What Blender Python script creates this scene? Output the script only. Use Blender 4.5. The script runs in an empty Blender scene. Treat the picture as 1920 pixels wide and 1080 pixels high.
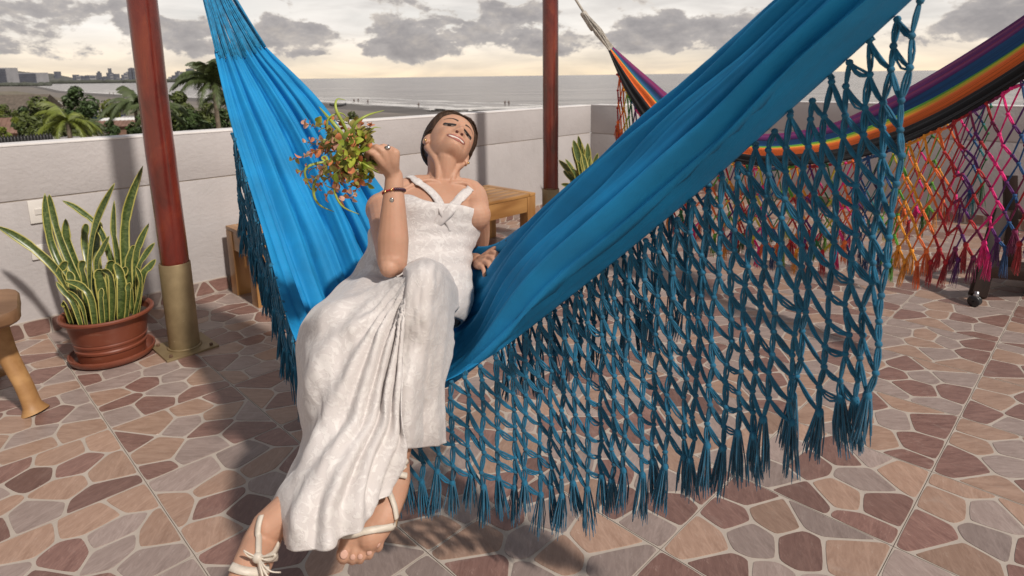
import bpy, bmesh, math, random
import numpy as np
from mathutils import Vector, Matrix, Quaternion
from mathutils.bvhtree import BVHTree

sc = bpy.context.scene
col = sc.collection
rnd = random.Random(7)
PI = math.pi

# ------------------------------------------------------------------ camera, sky, sun, exposure
FPX, EYE, PX0, PY0 = 1157.0, 1.28, 960.0, 371.0      # focal length and optical centre in pixels of the 1920 px wide photograph, eye height
PITCH = math.atan(229 / FPX)
ROLL = math.atan(0.0134)
cd = bpy.data.cameras.new('camera')
cam = bpy.data.objects.new('camera', cd)
col.objects.link(cam)
cam.location = (0, 0, EYE)
cam.matrix_world = Matrix.Translation((0, 0, EYE)) @ Matrix.Rotation(PI / 2 - PITCH, 4, 'X') @ Matrix.Rotation(-ROLL, 4, 'Z')
cd.sensor_width = 36
cd.lens = FPX / 1920 * 36
cd.shift_y = -(540 - PY0) / 1920
cd.clip_start = 0.05
cd.clip_end = 60000
cd.dof.use_dof = True
cd.dof.focus_distance = 1.75
cd.dof.aperture_fstop = 6.0
sc.camera = cam

SUN_AZ = Vector((0.70, -0.714))                        # towards the sun, seen from above
SUN_EL = math.radians(48)
sd = bpy.data.lights.new('sun', 'SUN')
sd.energy = 3.7
sd.angle = math.radians(3.0)
sd.color = (1.0, 0.93, 0.84)
sun = bpy.data.objects.new('sun', sd)
col.objects.link(sun)
sv = Vector((SUN_AZ.x * math.cos(SUN_EL), SUN_AZ.y * math.cos(SUN_EL), math.sin(SUN_EL))).normalized()
sun.rotation_euler = sv.to_track_quat('Z', 'Y').to_euler()

world = bpy.data.worlds.new('World')
sc.world = world
world.use_nodes = True
wn, wl = world.node_tree.nodes, world.node_tree.links
wn.clear()
def wnode(t, **kw):
    n = wn.new(t)
    for k, v in kw.items():
        setattr(n, k, v)
    return n
def wmath(op, a, b=None, clamp=False):
    n = wn.new('ShaderNodeMath'); n.operation = op; n.use_clamp = clamp
    for i, v in enumerate((a, b)):
        if v is None: continue
        if isinstance(v, (int, float)): n.inputs[i].default_value = v
        else: wl.new(v, n.inputs[i])
    return n.outputs[0]
def wramp(fac, stops):
    n = wn.new('ShaderNodeValToRGB')
    while len(n.color_ramp.elements) < len(stops): n.color_ramp.elements.new(0.5)
    for e, (p, c) in zip(n.color_ramp.elements, stops):
        e.position = p; e.color = (*c, 1) if len(c) == 3 else c
    wl.new(fac, n.inputs[0]); return n.outputs[0]
def wmix(f, a, b):
    n = wn.new('ShaderNodeMix'); n.data_type = 'RGBA'
    for s, v in ((n.inputs[0], f), (n.inputs[6], a), (n.inputs[7], b)):
        if isinstance(v, tuple): s.default_value = (*v, 1)
        elif isinstance(v, (int, float)): s.default_value = v
        else: wl.new(v, s)
    return n.outputs[2]
sky = wnode('ShaderNodeTexSky', sky_type='NISHITA', sun_disc=False, sun_elevation=SUN_EL,
            sun_rotation=math.atan2(SUN_AZ.x, SUN_AZ.y), altitude=10, air_density=1.0, dust_density=2.5)
tc = wnode('ShaderNodeTexCoord')
sep = wnode('ShaderNodeSeparateXYZ'); wl.new(tc.outputs['Generated'], sep.inputs[0])
zel = sep.outputs[2]
def wnoise(scale, stretch, detail=8, rough=0.55, dist=0.0, off=(0, 0, 0)):
    m = wnode('ShaderNodeMapping'); m.inputs['Scale'].default_value = stretch; m.inputs['Location'].default_value = off
    wl.new(tc.outputs['Generated'], m.inputs[0])
    n = wnode('ShaderNodeTexNoise'); n.inputs['Scale'].default_value = scale; n.inputs['Detail'].default_value = detail
    n.inputs['Roughness'].default_value = rough; n.inputs['Distortion'].default_value = dist
    wl.new(m.outputs[0], n.inputs[0]); return n.outputs[0]
SK = 10.0                                             # cloud radiance is given for strength 0.1
def k(c, m=1.0): return tuple(v * SK * m for v in c)
# high thin cloud: warm cream low down, pale grey above
veil_c = wramp(wmath('MULTIPLY', zel, 5.0, True), [(0.0, k((1.15, 0.93, 0.66))), (0.12, k((1.08, 0.93, 0.74))), (0.35, k((1.06, 1.00, 0.93))), (0.75, k((0.76, 0.735, 0.71))), (1.0, k((0.27, 0.275, 0.30)))])
wisp = wramp(wnoise(7.0, (1, 1, 5.0), 7, 0.55, 0.4, (3, 1, 0)), [(0.42, (0, 0, 0)), (0.66, (1, 1, 1))])
veil = wmix(wmath('MULTIPLY', wisp, 0.38), veil_c, k((0.44, 0.41, 0.40)))
veil_fac = wramp(wnoise(5.0, (1, 1, 4.0), 5, 0.5, 0.0, (8, 2, 1)), [(0.25, (0.78, 0.78, 0.78)), (0.55, (0.97, 0.97, 0.97))])
base = wmix(veil_fac, sky.outputs[0], veil)
# heaped grey cloud bank a few degrees above the sea
bank_n = wnoise(8.5, (1, 1, 1.9), 12, 0.60, 0.15, (0.3, 0.0, 0.07))
band = wramp(wmath('MULTIPLY', zel, 5.0, True), [(0.0, (0, 0, 0)), (0.07, (0.38, 0.38, 0.38)), (0.18, (0.625, 0.625, 0.625)), (0.36, (0.635, 0.635, 0.635)), (0.55, (0.50, 0.50, 0.50)), (1.0, (0.46, 0.46, 0.46))])
bank = wmath('ADD', bank_n, wmath('SUBTRACT', band, 0.56))
bank_fac = wramp(bank, [(0.50, (0, 0, 0)), (0.545, (1, 1, 1))])
shade = wramp(wnoise(26.0, (1, 1, 1.7), 8, 0.62, 0.3, (5, 5, 5)), [(0.30, k((0.27, 0.255, 0.265))), (0.50, k((0.42, 0.39, 0.385))), (0.70, k((0.70, 0.62, 0.54)))])
edge = wramp(bank, [(0.50, k((0.95, 0.84, 0.70))), (0.56, k((0.46, 0.43, 0.42))), (0.66, k((0.27, 0.255, 0.265)))])
bank_c = wmix(0.5, shade, edge)
full = wmix(wmath('MULTIPLY', bank_fac, 0.93), base, bank_c)
bg = wnode('ShaderNodeBackground'); bg.inputs['Strength'].default_value = 0.1
wl.new(full, bg.inputs['Color'])
wo = wnode('ShaderNodeOutputWorld'); wl.new(bg.outputs[0], wo.inputs['Surface'])

vs = sc.view_settings
sc.display_settings.display_device = 'sRGB'
vs.view_transform = 'Standard'; vs.look = 'None'; vs.gamma = 1; vs.use_curve_mapping = False
vs.exposure = 0.0

# ------------------------------------------------------------------ helpers
def W(x, y, d):
    """World point seen at pixel (x, y) of the 1920 x 1080 photograph at depth d along the lens axis (measured off the photograph)."""
    u, v = x - PX0, y - PY0
    U = u * math.cos(ROLL) - v * math.sin(ROLL); V = v * math.cos(ROLL) + u * math.sin(ROLL)
    a, b = U / FPX, V / FPX
    c, s = math.cos(PITCH), math.sin(PITCH)
    return Vector((a * d, (c - b * s) * d, EYE + (-s - b * c) * d))
def WZ(x, y, z=0.0):
    r = W(x, y, 1.0) - Vector((0, 0, EYE))
    return Vector((0, 0, EYE)) + r * ((z - EYE) / r.z)
def WY(x, y, Y):
    r = W(x, y, 1.0) - Vector((0, 0, EYE))
    return Vector((0, 0, EYE)) + r * (Y / r.y)

def tag(o, label=None, cat=None, group=None, kind=None):
    if label: o['label'] = label
    if cat: o['category'] = cat
    if group: o['group'] = group
    if kind: o['kind'] = kind
    return o
def empty(name, loc=(0, 0, 0), label=None, cat=None, group=None, rot=0.0):
    o = bpy.data.objects.new(name, None); col.objects.link(o)
    o.location = loc; o.rotation_euler = (0, 0, rot); o.empty_display_size = 0.1
    return tag(o, label, cat, group)
def link(name, me, parent=None, loc=None):
    o = bpy.data.objects.new(name, me); col.objects.link(o)
    if parent is not None:
        o.parent = parent
        o.matrix_parent_inverse = Matrix.Identity(4)
    if loc is not None: o.location = loc
    return o

class MB:
    """Collects geometry for ONE mesh object; several materials by index."""
    def __init__(s): s.v = []; s.f = []; s.m = []; s.origin = Vector((0, 0, 0))
    def add(s, verts, faces, mi=0):
        b = len(s.v); s.v += [tuple(q) for q in verts]
        s.f += [tuple(i + b for i in f) for f in faces]; s.m += [mi] * len(faces)
        return s
    def box(s, c, size, R=None, mi=0, bev=0.0):
        x, y, z = (q / 2 for q in size)
        if bev > 0:
            vs, fs = bev_box(size, bev)
        else:
            vs = [Vector((sx * x, sy * y, sz * z)) for sx in (-1, 1) for sy in (-1, 1) for sz in (-1, 1)]
            fs = [(0, 1, 3, 2), (4, 6, 7, 5), (0, 4, 5, 1), (2, 3, 7, 6), (0, 2, 6, 4), (1, 5, 7, 3)]
        c = Vector(c)
        s.add([(R @ q if R is not None else q) + c for q in vs], fs, mi); return s
    def tube(s, pts, rad, n=8, mi=0, caps=True, flat=1.0, up=None):
        pts = [Vector(p) for p in pts]; N = len(pts)
        if not hasattr(rad, '__len__'): rad = [rad] * N
        T = [(pts[min(i + 1, N - 1)] - pts[max(i - 1, 0)]).normalized() for i in range(N)]
        a = up.copy() if up is not None else (Vector((0, 0, 1)) if abs(T[0].z) < 0.9 else Vector((1, 0, 0)))
        vs = []
        for i in range(N):
            a = (a - T[i] * a.dot(T[i]))
            a = a.normalized() if a.length > 1e-6 else T[i].orthogonal().normalized()
            b = T[i].cross(a)
            for j in range(n):
                t = 2 * PI * j / n
                vs.append(pts[i] + a * (math.cos(t) * rad[i] * flat) + b * (math.sin(t) * rad[i]))
        fs = [(i * n + j, i * n + (j + 1) % n, (i + 1) * n + (j + 1) % n, (i + 1) * n + j) for i in range(N - 1) for j in range(n)]
        if caps: fs += [tuple(range(n - 1, -1, -1)), tuple((N - 1) * n + j for j in range(n))]
        s.add(vs, fs, mi); return s
    def lathe(s, prof, n=32, c=(0, 0, 0), mi=0, closed_top=False, closed_bot=False, A=None):
        c = Vector(c); N = len(prof); vs = []
        for r, z in prof:
            for j in range(n):
                t = 2 * PI * j / n
                q = Vector((r * math.cos(t), r * math.sin(t), z))
                vs.append((A @ q if A is not None else q) + c)
        fs = [(i * n + j, i * n + (j + 1) % n, (i + 1) * n + (j + 1) % n, (i + 1) * n + j) for i in range(N - 1) for j in range(n)]
        if closed_bot: fs.append(tuple(range(n - 1, -1, -1)))
        if closed_top: fs.append(tuple((N - 1) * n + j for j in range(n)))
        s.add(vs, fs, mi); return s
    def ball(s, c, r, A=None, nu=12, nv=8, mi=0):
        c = Vector(c); rr = r if hasattr(r, '__len__') else (r, r, r); vs = []
        for i in range(1, nv):
            p = PI * i / nv
            for j in range(nu):
                t = 2 * PI * j / nu
                q = Vector((rr[0] * math.sin(p) * math.cos(t), rr[1] * math.sin(p) * math.sin(t), rr[2] * math.cos(p)))
                vs.append((A @ q if A is not None else q) + c)
        for sg in (1, -1):
            q = Vector((0, 0, sg * rr[2])); vs.append((A @ q if A is not None else q) + c)
        top, bot = len(vs) - 2, len(vs) - 1
        fs = [(i * nu + j, (i + 1) * nu + j, (i + 1) * nu + (j + 1) % nu, i * nu + (j + 1) % nu) for i in range(nv - 2) for j in range(nu)]
        fs += [(top, j, (j + 1) % nu) for j in range(nu)]
        fs += [(bot, (nv - 2) * nu + (j + 1) % nu, (nv - 2) * nu + j) for j in range(nu)]
        s.add(vs, fs, mi); return s
    def grid(s, P, mi=0, wrap=False):
        """P: rows of points."""
        R, C = len(P), len(P[0])
        fs = [(i * C + j, i * C + (j + 1) % C, (i + 1) * C + (j + 1) % C, (i + 1) * C + j) for i in range(R - 1) for j in range(C if wrap else C - 1)]
        s.add([q for row in P for q in row], fs, mi); return s
    def mesh(s, name, mats, smooth=True, origin=None):
        me = bpy.data.meshes.new(name)
        o = Vector(origin) if origin is not None else Vector((0, 0, 0))
        vs = [(v[0] - o.x, v[1] - o.y, v[2] - o.z) for v in s.v]
        me.from_pydata(vs, [], s.f)
        for m in (mats if isinstance(mats, (list, tuple)) else [mats]): me.materials.append(m)
        me.polygons.foreach_set('material_index', s.m)
        me.polygons.foreach_set('use_smooth', [bool(smooth)] * len(s.f))
        me.update(); return me
    def build(s, name, mats, parent=None, smooth=True, loc=None, origin=None):
        me = s.mesh(name, mats, smooth, origin)
        return link(name, me, parent, origin if origin is not None and loc is None else loc)

def bev_box(size, b):
    bm = bmesh.new(); bmesh.ops.create_cube(bm, size=1.0)
    for v in bm.verts: v.co = Vector((v.co.x * size[0], v.co.y * size[1], v.co.z * size[2]))
    bmesh.ops.bevel(bm, geom=list(bm.edges), offset=b, segments=2, affect='EDGES', profile=0.6)
    bm.verts.ensure_lookup_table(); bm.verts.index_update()
    vs = [v.co.copy() for v in bm.verts]; fs = [tuple(v.index for v in f.verts) for f in bm.faces]
    bm.free(); return vs, fs
def solid(o, t, off=0.0):
    m = o.modifiers.new('thickness', 'SOLIDIFY'); m.thickness = t; m.offset = off; return o
def autosmooth(o, ang=40):
    me = o.data
    me.polygons.foreach_set('use_smooth', [True] * len(me.polygons))
    try: me.set_sharp_from_angle(angle=math.radians(ang))
    except Exception: pass
    return o
def crom(P, t):
    """Catmull-Rom through the list P at t in 0..len(P)-1."""
    n = len(P) - 1; i = max(0, min(int(t), n - 1)); f = t - i
    p0, p1, p2, p3 = P[max(i - 1, 0)], P[i], P[i + 1], P[min(i + 2, n)]
    return (p1 * 2 + (p2 - p0) * f + (p0 * 2 - p1 * 5 + p2 * 4 - p3) * f * f + (p1 * 3 - p0 - p2 * 3 + p3) * f ** 3) * 0.5
def spline(P, n): return [crom(P, (len(P) - 1) * i / (n - 1)) for i in range(n)]
def vnoise(x, y=0.0, z=0.0):
    from mathutils import noise
    return noise.noise(Vector((x, y, z)))

# ------------------------------------------------------------------ materials
class NT:
    def __init__(s, name):
        s.m = bpy.data.materials.new(name); s.m.use_nodes = True
        s.n, s.l = s.m.node_tree.nodes, s.m.node_tree.links
        s.b = s.n['Principled BSDF']
    def new(s, t, **kw):
        q = s.n.new(t)
        for a, v in kw.items(): setattr(q, a, v)
        return q
    def put(s, sock, v):
        if isinstance(v, tuple): sock.default_value = (*v, 1) if len(v) == 3 and len(sock.default_value) == 4 else v
        elif isinstance(v, (int, float)): sock.default_value = v
        else: s.l.new(v, sock)
    def coord(s, kind='Object', scale=(1, 1, 1), rot=(0, 0, 0), loc=(0, 0, 0)):
        t = s.new('ShaderNodeTexCoord'); m = s.new('ShaderNodeMapping')
        m.inputs['Scale'].default_value = scale; m.inputs['Rotation'].default_value = rot; m.inputs['Location'].default_value = loc
        s.l.new(t.outputs[kind], m.inputs[0]); return m.outputs[0]
    def noise(s, vec, scale, detail=5, rough=0.55, dist=0.0):
        q = s.new('ShaderNodeTexNoise'); s.l.new(vec, q.inputs[0])
        for a, v in (('Scale', scale), ('Detail', detail), ('Roughness', rough), ('Distortion', dist)): q.inputs[a].default_value = v
        return q.outputs[0]
    def wave(s, vec, scale, dist=0.0, detail=2, dscale=1.0, prof='SIN', dirn='X'):
        q = s.new('ShaderNodeTexWave', wave_profile=prof, bands_direction=dirn); s.l.new(vec, q.inputs[0])
        for a, v in (('Scale', scale), ('Distortion', dist), ('Detail', detail), ('Detail Scale', dscale)): q.inputs[a].default_value = v
        return q.outputs[1]
    def ramp(s, fac, stops, interp='LINEAR'):
        q = s.new('ShaderNodeValToRGB'); q.color_ramp.interpolation = interp
        while len(q.color_ramp.elements) < len(stops): q.color_ramp.elements.new(0.5)
        for e, (p, c) in zip(q.color_ramp.elements, stops): e.position = p; e.color = (*c, 1)
        s.l.new(fac, q.inputs[0]); return q.outputs[0]
    def mix(s, f, a, b, mode='MIX'):
        q = s.new('ShaderNodeMix', data_type='RGBA', blend_type=mode)
        s.put(q.inputs[0], f); s.put(q.inputs[6], a); s.put(q.inputs[7], b); return q.outputs[2]
    def math(s, op, a, b=0.0, clamp=False):
        q = s.new('ShaderNodeMath', operation=op, use_clamp=clamp); s.put(q.inputs[0], a); s.put(q.inputs[1], b); return q.outputs[0]
    def bump(s, h, strength=0.3, dist=0.01, prev=None):
        q = s.new('ShaderNodeBump'); q.inputs['Strength'].default_value = strength; q.inputs['Distance'].default_value = dist
        s.l.new(h, q.inputs['Height'])
        if prev is not None: s.l.new(prev, q.inputs['Normal'])
        return q.outputs[0]
    def done(s, color=None, rough=None, normal=None, **kw):
        if color is not None: s.put(s.b.inputs['Base Color'], color)
        if rough is not None: s.put(s.b.inputs['Roughness'], rough)
        if normal is not None: s.l.new(normal, s.b.inputs['Normal'])
        for a, v in kw.items(): s.put(s.b.inputs[a.replace('_', ' ')], v)
        return s.m
def simple(name, c, rough=0.6, var=0.15, scale=8.0, bump=0.0, bscale=40.0, coord='Object', **kw):
    t = NT(name); v = t.coord(coord)
    n = t.noise(v, scale, 5)
    lo = tuple(max(0, q * (1 - var)) for q in c); hi = tuple(min(1, q * (1 + var)) for q in c)
    colr = t.ramp(n, [(0.3, lo), (0.7, hi)])
    nm = t.bump(t.noise(v, bscale, 4), bump, 0.01) if bump else None
    return t.done(colr, rough, nm, **kw)
def wood(name, dark, light, scale=(1.5, 18, 18), rough=0.45, coat=0.0):
    t = NT(name); v = t.coord('Object', scale)
    n = t.noise(v, 2.0, 8, 0.6, 1.2); w = t.wave(v, 0.6, 6.0, 3, 1.5)
    c = t.ramp(t.mix(0.4, n, w), [(0.25, dark), (0.75, light)])
    return t.done(c, rough, t.bump(n, 0.15, 0.004), Coat_Weight=coat)

M = {}
# ================================================================== STRUCTURE
TILE = 0.4515
C0 = WZ(525, 799)                                     # one tile corner, measured
A45 = Vector((math.sqrt(0.5), math.sqrt(0.5), 0)); B45 = Vector((math.sqrt(0.5), -math.sqrt(0.5), 0))
WALLC = 5.43                                          # the parapet stands on the line y - x = WALLC
WALLTOP = 0.985

def stone_mat(name, dark, light, vein):
    t = NT(name); v = t.coord('Object', (2.2, 9, 9))
    oi = t.new('ShaderNodeObjectInfo')
    n = t.noise(v, 5.0, 9, 0.68, 1.4)
    v2 = t.coord('Object', (1, 3.0, 1)); n2 = t.noise(v2, 9.0, 4, 0.5)
    c = t.ramp(n, [(0.34, dark), (0.62, light)])
    c = t.mix(t.math('MULTIPLY', t.ramp(t.noise(v, 11.0, 6, 0.7, 2.0), [(0.56, (0, 0, 0)), (0.70, (1, 1, 1))]), 0.62), c, vein)
    c = t.mix(0.28, c, t.ramp(n2, [(0.3, dark), (0.7, light)]))
    hv = t.new('ShaderNodeHueSaturation'); t.l.new(c, hv.inputs['Color'])
    t.l.new(t.math('ADD', t.math('MULTIPLY', oi.outputs['Random'], 0.46), 0.66), hv.inputs['Value'])
    ps = t.new('ShaderNodeNewGeometry').outputs['Position']; gr = t.noise(ps, 1.7, 7, 0.68); sm = t.noise(ps, 7.0, 6, 0.7, 1.0)
    cc = t.mix(t.math('MULTIPLY', t.ramp(gr, [(0.42, (0, 0, 0)), (0.72, (1, 1, 1))]), 0.26), hv.outputs[0], (0.17, 0.115, 0.095))
    cc = t.mix(t.math('MULTIPLY', t.ramp(sm, [(0.58, (0, 0, 0)), (0.75, (1, 1, 1))]), 0.25), cc, (0.42, 0.36, 0.32))
    return t.done(cc, t.math('ADD', t.math('MULTIPLY', sm, 0.40), 0.18), t.bump(n, 0.12, 0.002))
M['stone'] = [stone_mat('stone_brown', (0.140, 0.070, 0.058), (0.275, 0.155, 0.128), (0.46, 0.32, 0.27)),
              stone_mat('stone_tan', (0.265, 0.160, 0.113), (0.425, 0.280, 0.210), (0.52, 0.40, 0.33)),
              stone_mat('stone_grey', (0.235, 0.176, 0.156), (0.385, 0.300, 0.270), (0.52, 0.44, 0.40))]
M['grout'] = simple('grout', (0.42, 0.36, 0.31), 0.5, 0.08, 14, 0.1, 60)
M['joint'] = simple('joint', (0.34, 0.29, 0.25), 0.8, 0.25, 10)

def clip(poly, n, d):
    out = []
    for i in range(len(poly)):
        a, b = poly[i], poly[(i + 1) % len(poly)]
        da, db = a[0] * n[0] + a[1] * n[1] - d, b[0] * n[0] + b[1] * n[1] - d
        if da <= 0: out.append(a)
        if (da < 0 < db) or (db < 0 < da):
            t = da / (da - db); out.append((a[0] + (b[0] - a[0]) * t, a[1] + (b[1] - a[1]) * t))
    return out
def cells(w, h, n, seed, gap, rim):
    """Rounded crazy-paving cells filling a w x h tile."""
    r = random.Random(seed); S = []
    gx = max(1, round(math.sqrt(n * w / h))); gy = max(1, round(n / gx))
    for i in range(gx):
        for j in range(gy):
            S.append(((i + 0.5 + (0.25 if j % 2 else -0.25) + r.uniform(-0.27, 0.27)) * w / gx, (j + 0.5 + r.uniform(-0.3, 0.3)) * h / gy))
    S = [(min(max(x, 0.01), w - 0.01), min(max(y, 0.01), h - 0.01)) for x, y in S]
    res = []
    for a, (x, y) in enumerate(S):
        p = [(rim, rim), (w - rim, rim), (w - rim, h - rim), (rim, h - rim)]
        for b, (X, Y) in enumerate(S):
            if a == b: continue
            dx, dy = X - x, Y - y; L = math.hypot(dx, dy); nx, ny = dx / L, dy / L
            p = clip(p, (nx, ny), nx * (x + X) / 2 + ny * (y + Y) / 2 - gap)
            if len(p) < 3: break
        if len(p) < 3: continue
        ar = 0.5 * abs(sum(p[i][0] * p[(i + 1) % len(p)][1] - p[(i + 1) % len(p)][0] * p[i][1] for i in range(len(p))))
        if ar < 0.0006: continue
        res.append(p)
    out = []
    for p in res:
        q = []                                        # drop near-double corners, then round each corner
        for i in range(len(p)):
            if math.hypot(p[i][0] - q[-1][0], p[i][1] - q[-1][1]) > 0.006 if q else True: q.append(p[i])
        if len(q) < 3: continue
        for _ in range(2):
            z = []
            for i in range(len(q)):
                a, b = q[i], q[(i + 1) % len(q)]
                L = math.hypot(b[0] - a[0], b[1] - a[1]); k_ = min(0.25, 0.010 / max(L, 1e-6)) if _ == 0 else 0.25
                z += [(a[0] + (b[0] - a[0]) * k_, a[1] + (b[1] - a[1]) * k_), (b[0] - (b[0] - a[0]) * k_, b[1] - (b[1] - a[1]) * k_)]
            q = z
        out.append(q)
    return out
def stone_geo(q, top=0.0014):
    n = len(q); cx = sum(p[0] for p in q) / n; cy = sum(p[1] for p in q) / n
    vs = [(p[0] - cx, p[1] - cy, -0.001) for p in q]
    vs += [((p[0] - cx) * 0.985, (p[1] - cy) * 0.985, top) for p in q]
    fs = [(i, (i + 1) % n, n + (i + 1) % n, n + i) for i in range(n)] + [tuple(range(n, 2 * n))]
    return vs, fs, cx, cy
VARIANTS = [cells(TILE - 0.003, TILE - 0.003, 12, 100 + s, 0.0042, 0.0022) for s in range(9)]

floor = MB().box((1.2, 2.6, -0.064), (14, 13, 0.12)).build('floor', M['joint'])
tag(floor, kind='structure')
tile_me = MB().box((0, 0, -0.004), (TILE - 0.0022, TILE - 0.0022, 0.008)).mesh('tile', M['grout'], False)
stones = []
for i in range(-14, 16):
    for j in range(-14, 16):
        p = C0 + A45 * (i * TILE) + B45 * (j * TILE)
        c = p + (A45 + B45) * (TILE / 2)
        if c.y - c.x > WALLC + 0.25 or c.x + c.y > 8.95 or c.y < 0.55 or (c.x > 1.5 and c.y - c.x > 5.2) : continue
        if abs(c.x) > 0.95 * c.y + 0.75: continue
        t = link('tile', tile_me, floor, c); t.rotation_euler = (0, 0, PI / 4)
        rs = random.Random(i * 97 + j); var = VARIANTS[rs.randrange(len(VARIANTS))]
        rot = 0 if rs.random() < 0.5 else 2
        last = -1
        for q in var:
            if rot: q = [(TILE - 0.003 - x, TILE - 0.003 - y) for x, y in q]
            vs, fs, cx, cy = stone_geo(q)
            m = rs.choice([x for x in (0, 0, 1, 1, 2, 2) if x != last]); last = m
            stones.append((c, t, vs, fs, cx - TILE / 2 + 0.0015, cy - TILE / 2 + 0.0015, m, (Vector((c.x, c.y, 0)) - Vector((0, 0, EYE))).length, rs.uniform(-0.5, 0.5)))
stones.sort(key=lambda s: s[7])
rest = MB(); R45 = Matrix.Rotation(PI / 4, 3, 'Z')
for n_, (c, t, vs, fs, cx, cy, m, d, a) in enumerate(stones):
    if n_ < 300:
        Ri = Matrix.Rotation(-(a + 0.6), 3, 'Z')
        me = bpy.data.meshes.new('stone'); me.from_pydata([Ri @ Vector(v) for v in vs], [], fs); me.materials.append(M['stone'][m])
        o = link('stone', me, t, (cx, cy, 0)); o.rotation_euler = (0, 0, a + 0.6)
    else:
        rest.add([R45 @ Vector((v[0] + cx, v[1] + cy, v[2])) + c for v in vs], fs, m)
o = rest.build('stone', M['stone'], floor, False); o['kind'] = 'stuff'

# ---- parapet
t = NT('white_plaster'); v = t.coord('Object')
t_c = t.ramp(t.noise(v, 2.2, 6, 0.6), [(0.3, (0.415, 0.385, 0.380)), (0.7, (0.495, 0.460, 0.455))])
stk = t.ramp(t.noise(t.coord('Object', (7, 7, 0.5)), 2.0, 6, 0.65), [(0.56, (0, 0, 0)), (0.74, (1, 1, 1))])
t_c = t.mix(t.math('MULTIPLY', stk, 0.16), t_c, (0.27, 0.24, 0.225))
smudge = t.ramp(t.noise(v, 6.0, 8, 0.7, 0.8), [(0.60, (0, 0, 0)), (0.78, (1, 1, 1))])
t_c = t.mix(t.math('MULTIPLY', smudge, 0.22), t_c, (0.30, 0.265, 0.25))
M['plaster'] = t.done(t_c, 0.62, t.bump(t.noise(v, 55, 5, 0.6), 0.35, 0.006, t.bump(t.noise(v, 7, 4), 0.25, 0.02)))
M['cap'] = simple('wall_cap', (0.74, 0.71, 0.70), 0.6, 0.08, 5, 0.15, 60)
GROOVE = 0.705
def parapet(name, a, b, normal, label, ends=(0, 0), top=WALLTOP):
    """Wall from a to b (floor points on its face towards the terrace), 0.14 thick, in two lifts with a grooved joint."""
    a, b = Vector(a), Vector(b); L = (b - a).length; d = (b - a) / L; nrm = Vector(normal)
    R = Matrix((d, -nrm, Vector((0, 0, 1)))).transposed()
    root = empty(name, (a + b) / 2, label, 'wall')
    Ri = lambda s0, s1, n0, n1, z0, z1: ((Vector(((s0 + s1) / 2 - L / 2, 0, 0)), s0, s1, n0, n1, z0, z1))
    def blk(nm, s0, s1, n0, n1, z0, z1, mat, bev=0.004):
        mb = MB().box((0, 0, 0), (s1 - s0, n1 - n0, z1 - z0), None, 0, bev)
        o = mb.build(nm, mat, root, False)
        o.location = d * ((s0 + s1) / 2 - L / 2) - nrm * ((n0 + n1) / 2) + Vector((0, 0, (z0 + z1) / 2))
        o.rotation_euler = R.to_euler(); autosmooth(o, 30); return o
    blk('lower_course', 0, L, 0, 0.14, -0.05, GROOVE - 0.0035, M['plaster'])
    blk('upper_course', 0, L, 0, 0.14, GROOVE + 0.0035, top - 0.012, M['plaster'])
    blk('joint', 0.01, L - 0.01, 0.005, 0.135, GROOVE - 0.0034, GROOVE + 0.0034, M['joint'], 0)
    blk('cap', 0, L, -0.002, 0.142, top - 0.0118, top, M['cap'], 0.003)
    return root, d, nrm, L
def skirting(root, a, d, nrm, L, s0, s1, seed):
    """Printed stone skirting tiles along the foot of a wall."""
    h = 0.088; k_ = 0; s = s0
    while s < s1 - 0.05:
        w = min(TILE, s1 - s) - 0.003
        R = Matrix((d, Vector((0, 0, 1)), nrm)).transposed()
        c = Vector(a) + d * (s + w / 2) + nrm * 0.0045 + Vector((0, 0, h / 2 + 0.001)) - root.location
        o = MB().box((0, 0, 0), (w, h, 0.009)).build('skirting_tile', M['grout'], root, False, c); o.rotation_euler = R.to_euler()
        for q in cells(w, h, max(2, round(w / 0.11)), seed + k_, 0.005, 0.004):
            vs, fs, cx, cy = stone_geo(q, 0.0018)
            me = bpy.data.meshes.new('stone'); me.from_pydata(vs, [], fs); me.materials.append(M['stone'][random.Random(seed * 7 + k_ + int(cx * 1000)).choice((0, 0, 0, 2, 1))])
            link('stone', me, o, (cx - w / 2, cy - h / 2, 0.0046))
        s += TILE; k_ += 1
def on_wall(x): return Vector((x, x + WALLC, 0))
c1x = 0.80                                            # far corner of the long wall
n_main = Vector((B45.x, B45.y, 0)); n_ret = Vector((-A45.x, -A45.y, 0))
rw, d, nrm, L = parapet('parapet_wall', on_wall(-5.2), on_wall(c1x), n_main, 'long white plastered parapet wall behind the potted plant and the woman')
skirting(rw, on_wall(-5.2), d, nrm, L, 2.6, L - 0.012, 900)
J = 0.36
p_c1 = on_wall(c1x); p_c2 = p_c1 + B45 * J
rr_, d, nrm, L = parapet('parapet_return', p_c1 + A45 * 0.002 , p_c2, n_ret, 'short return of the white parapet at the corner behind the second plant', top=WALLTOP + 0.003)
c3 = p_c2 + A45 * 1.35
rs_, d, nrm, L = parapet('parapet_wall', p_c2 + B45 * 0.003 + A45 * 0.003, c3, n_main, 'white parapet stretch behind the far end of the striped hammock', top=WALLTOP + 0.006)
rt_, d, nrm, L = parapet('parapet_wall', c3, c3 + B45 * 5.5, n_ret, 'white parapet wall at right behind the rainbow fringe', top=WALLTOP + 0.009)
skirting(rt_, c3, d, nrm, L, 0.02, 4.4, 1400)

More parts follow.
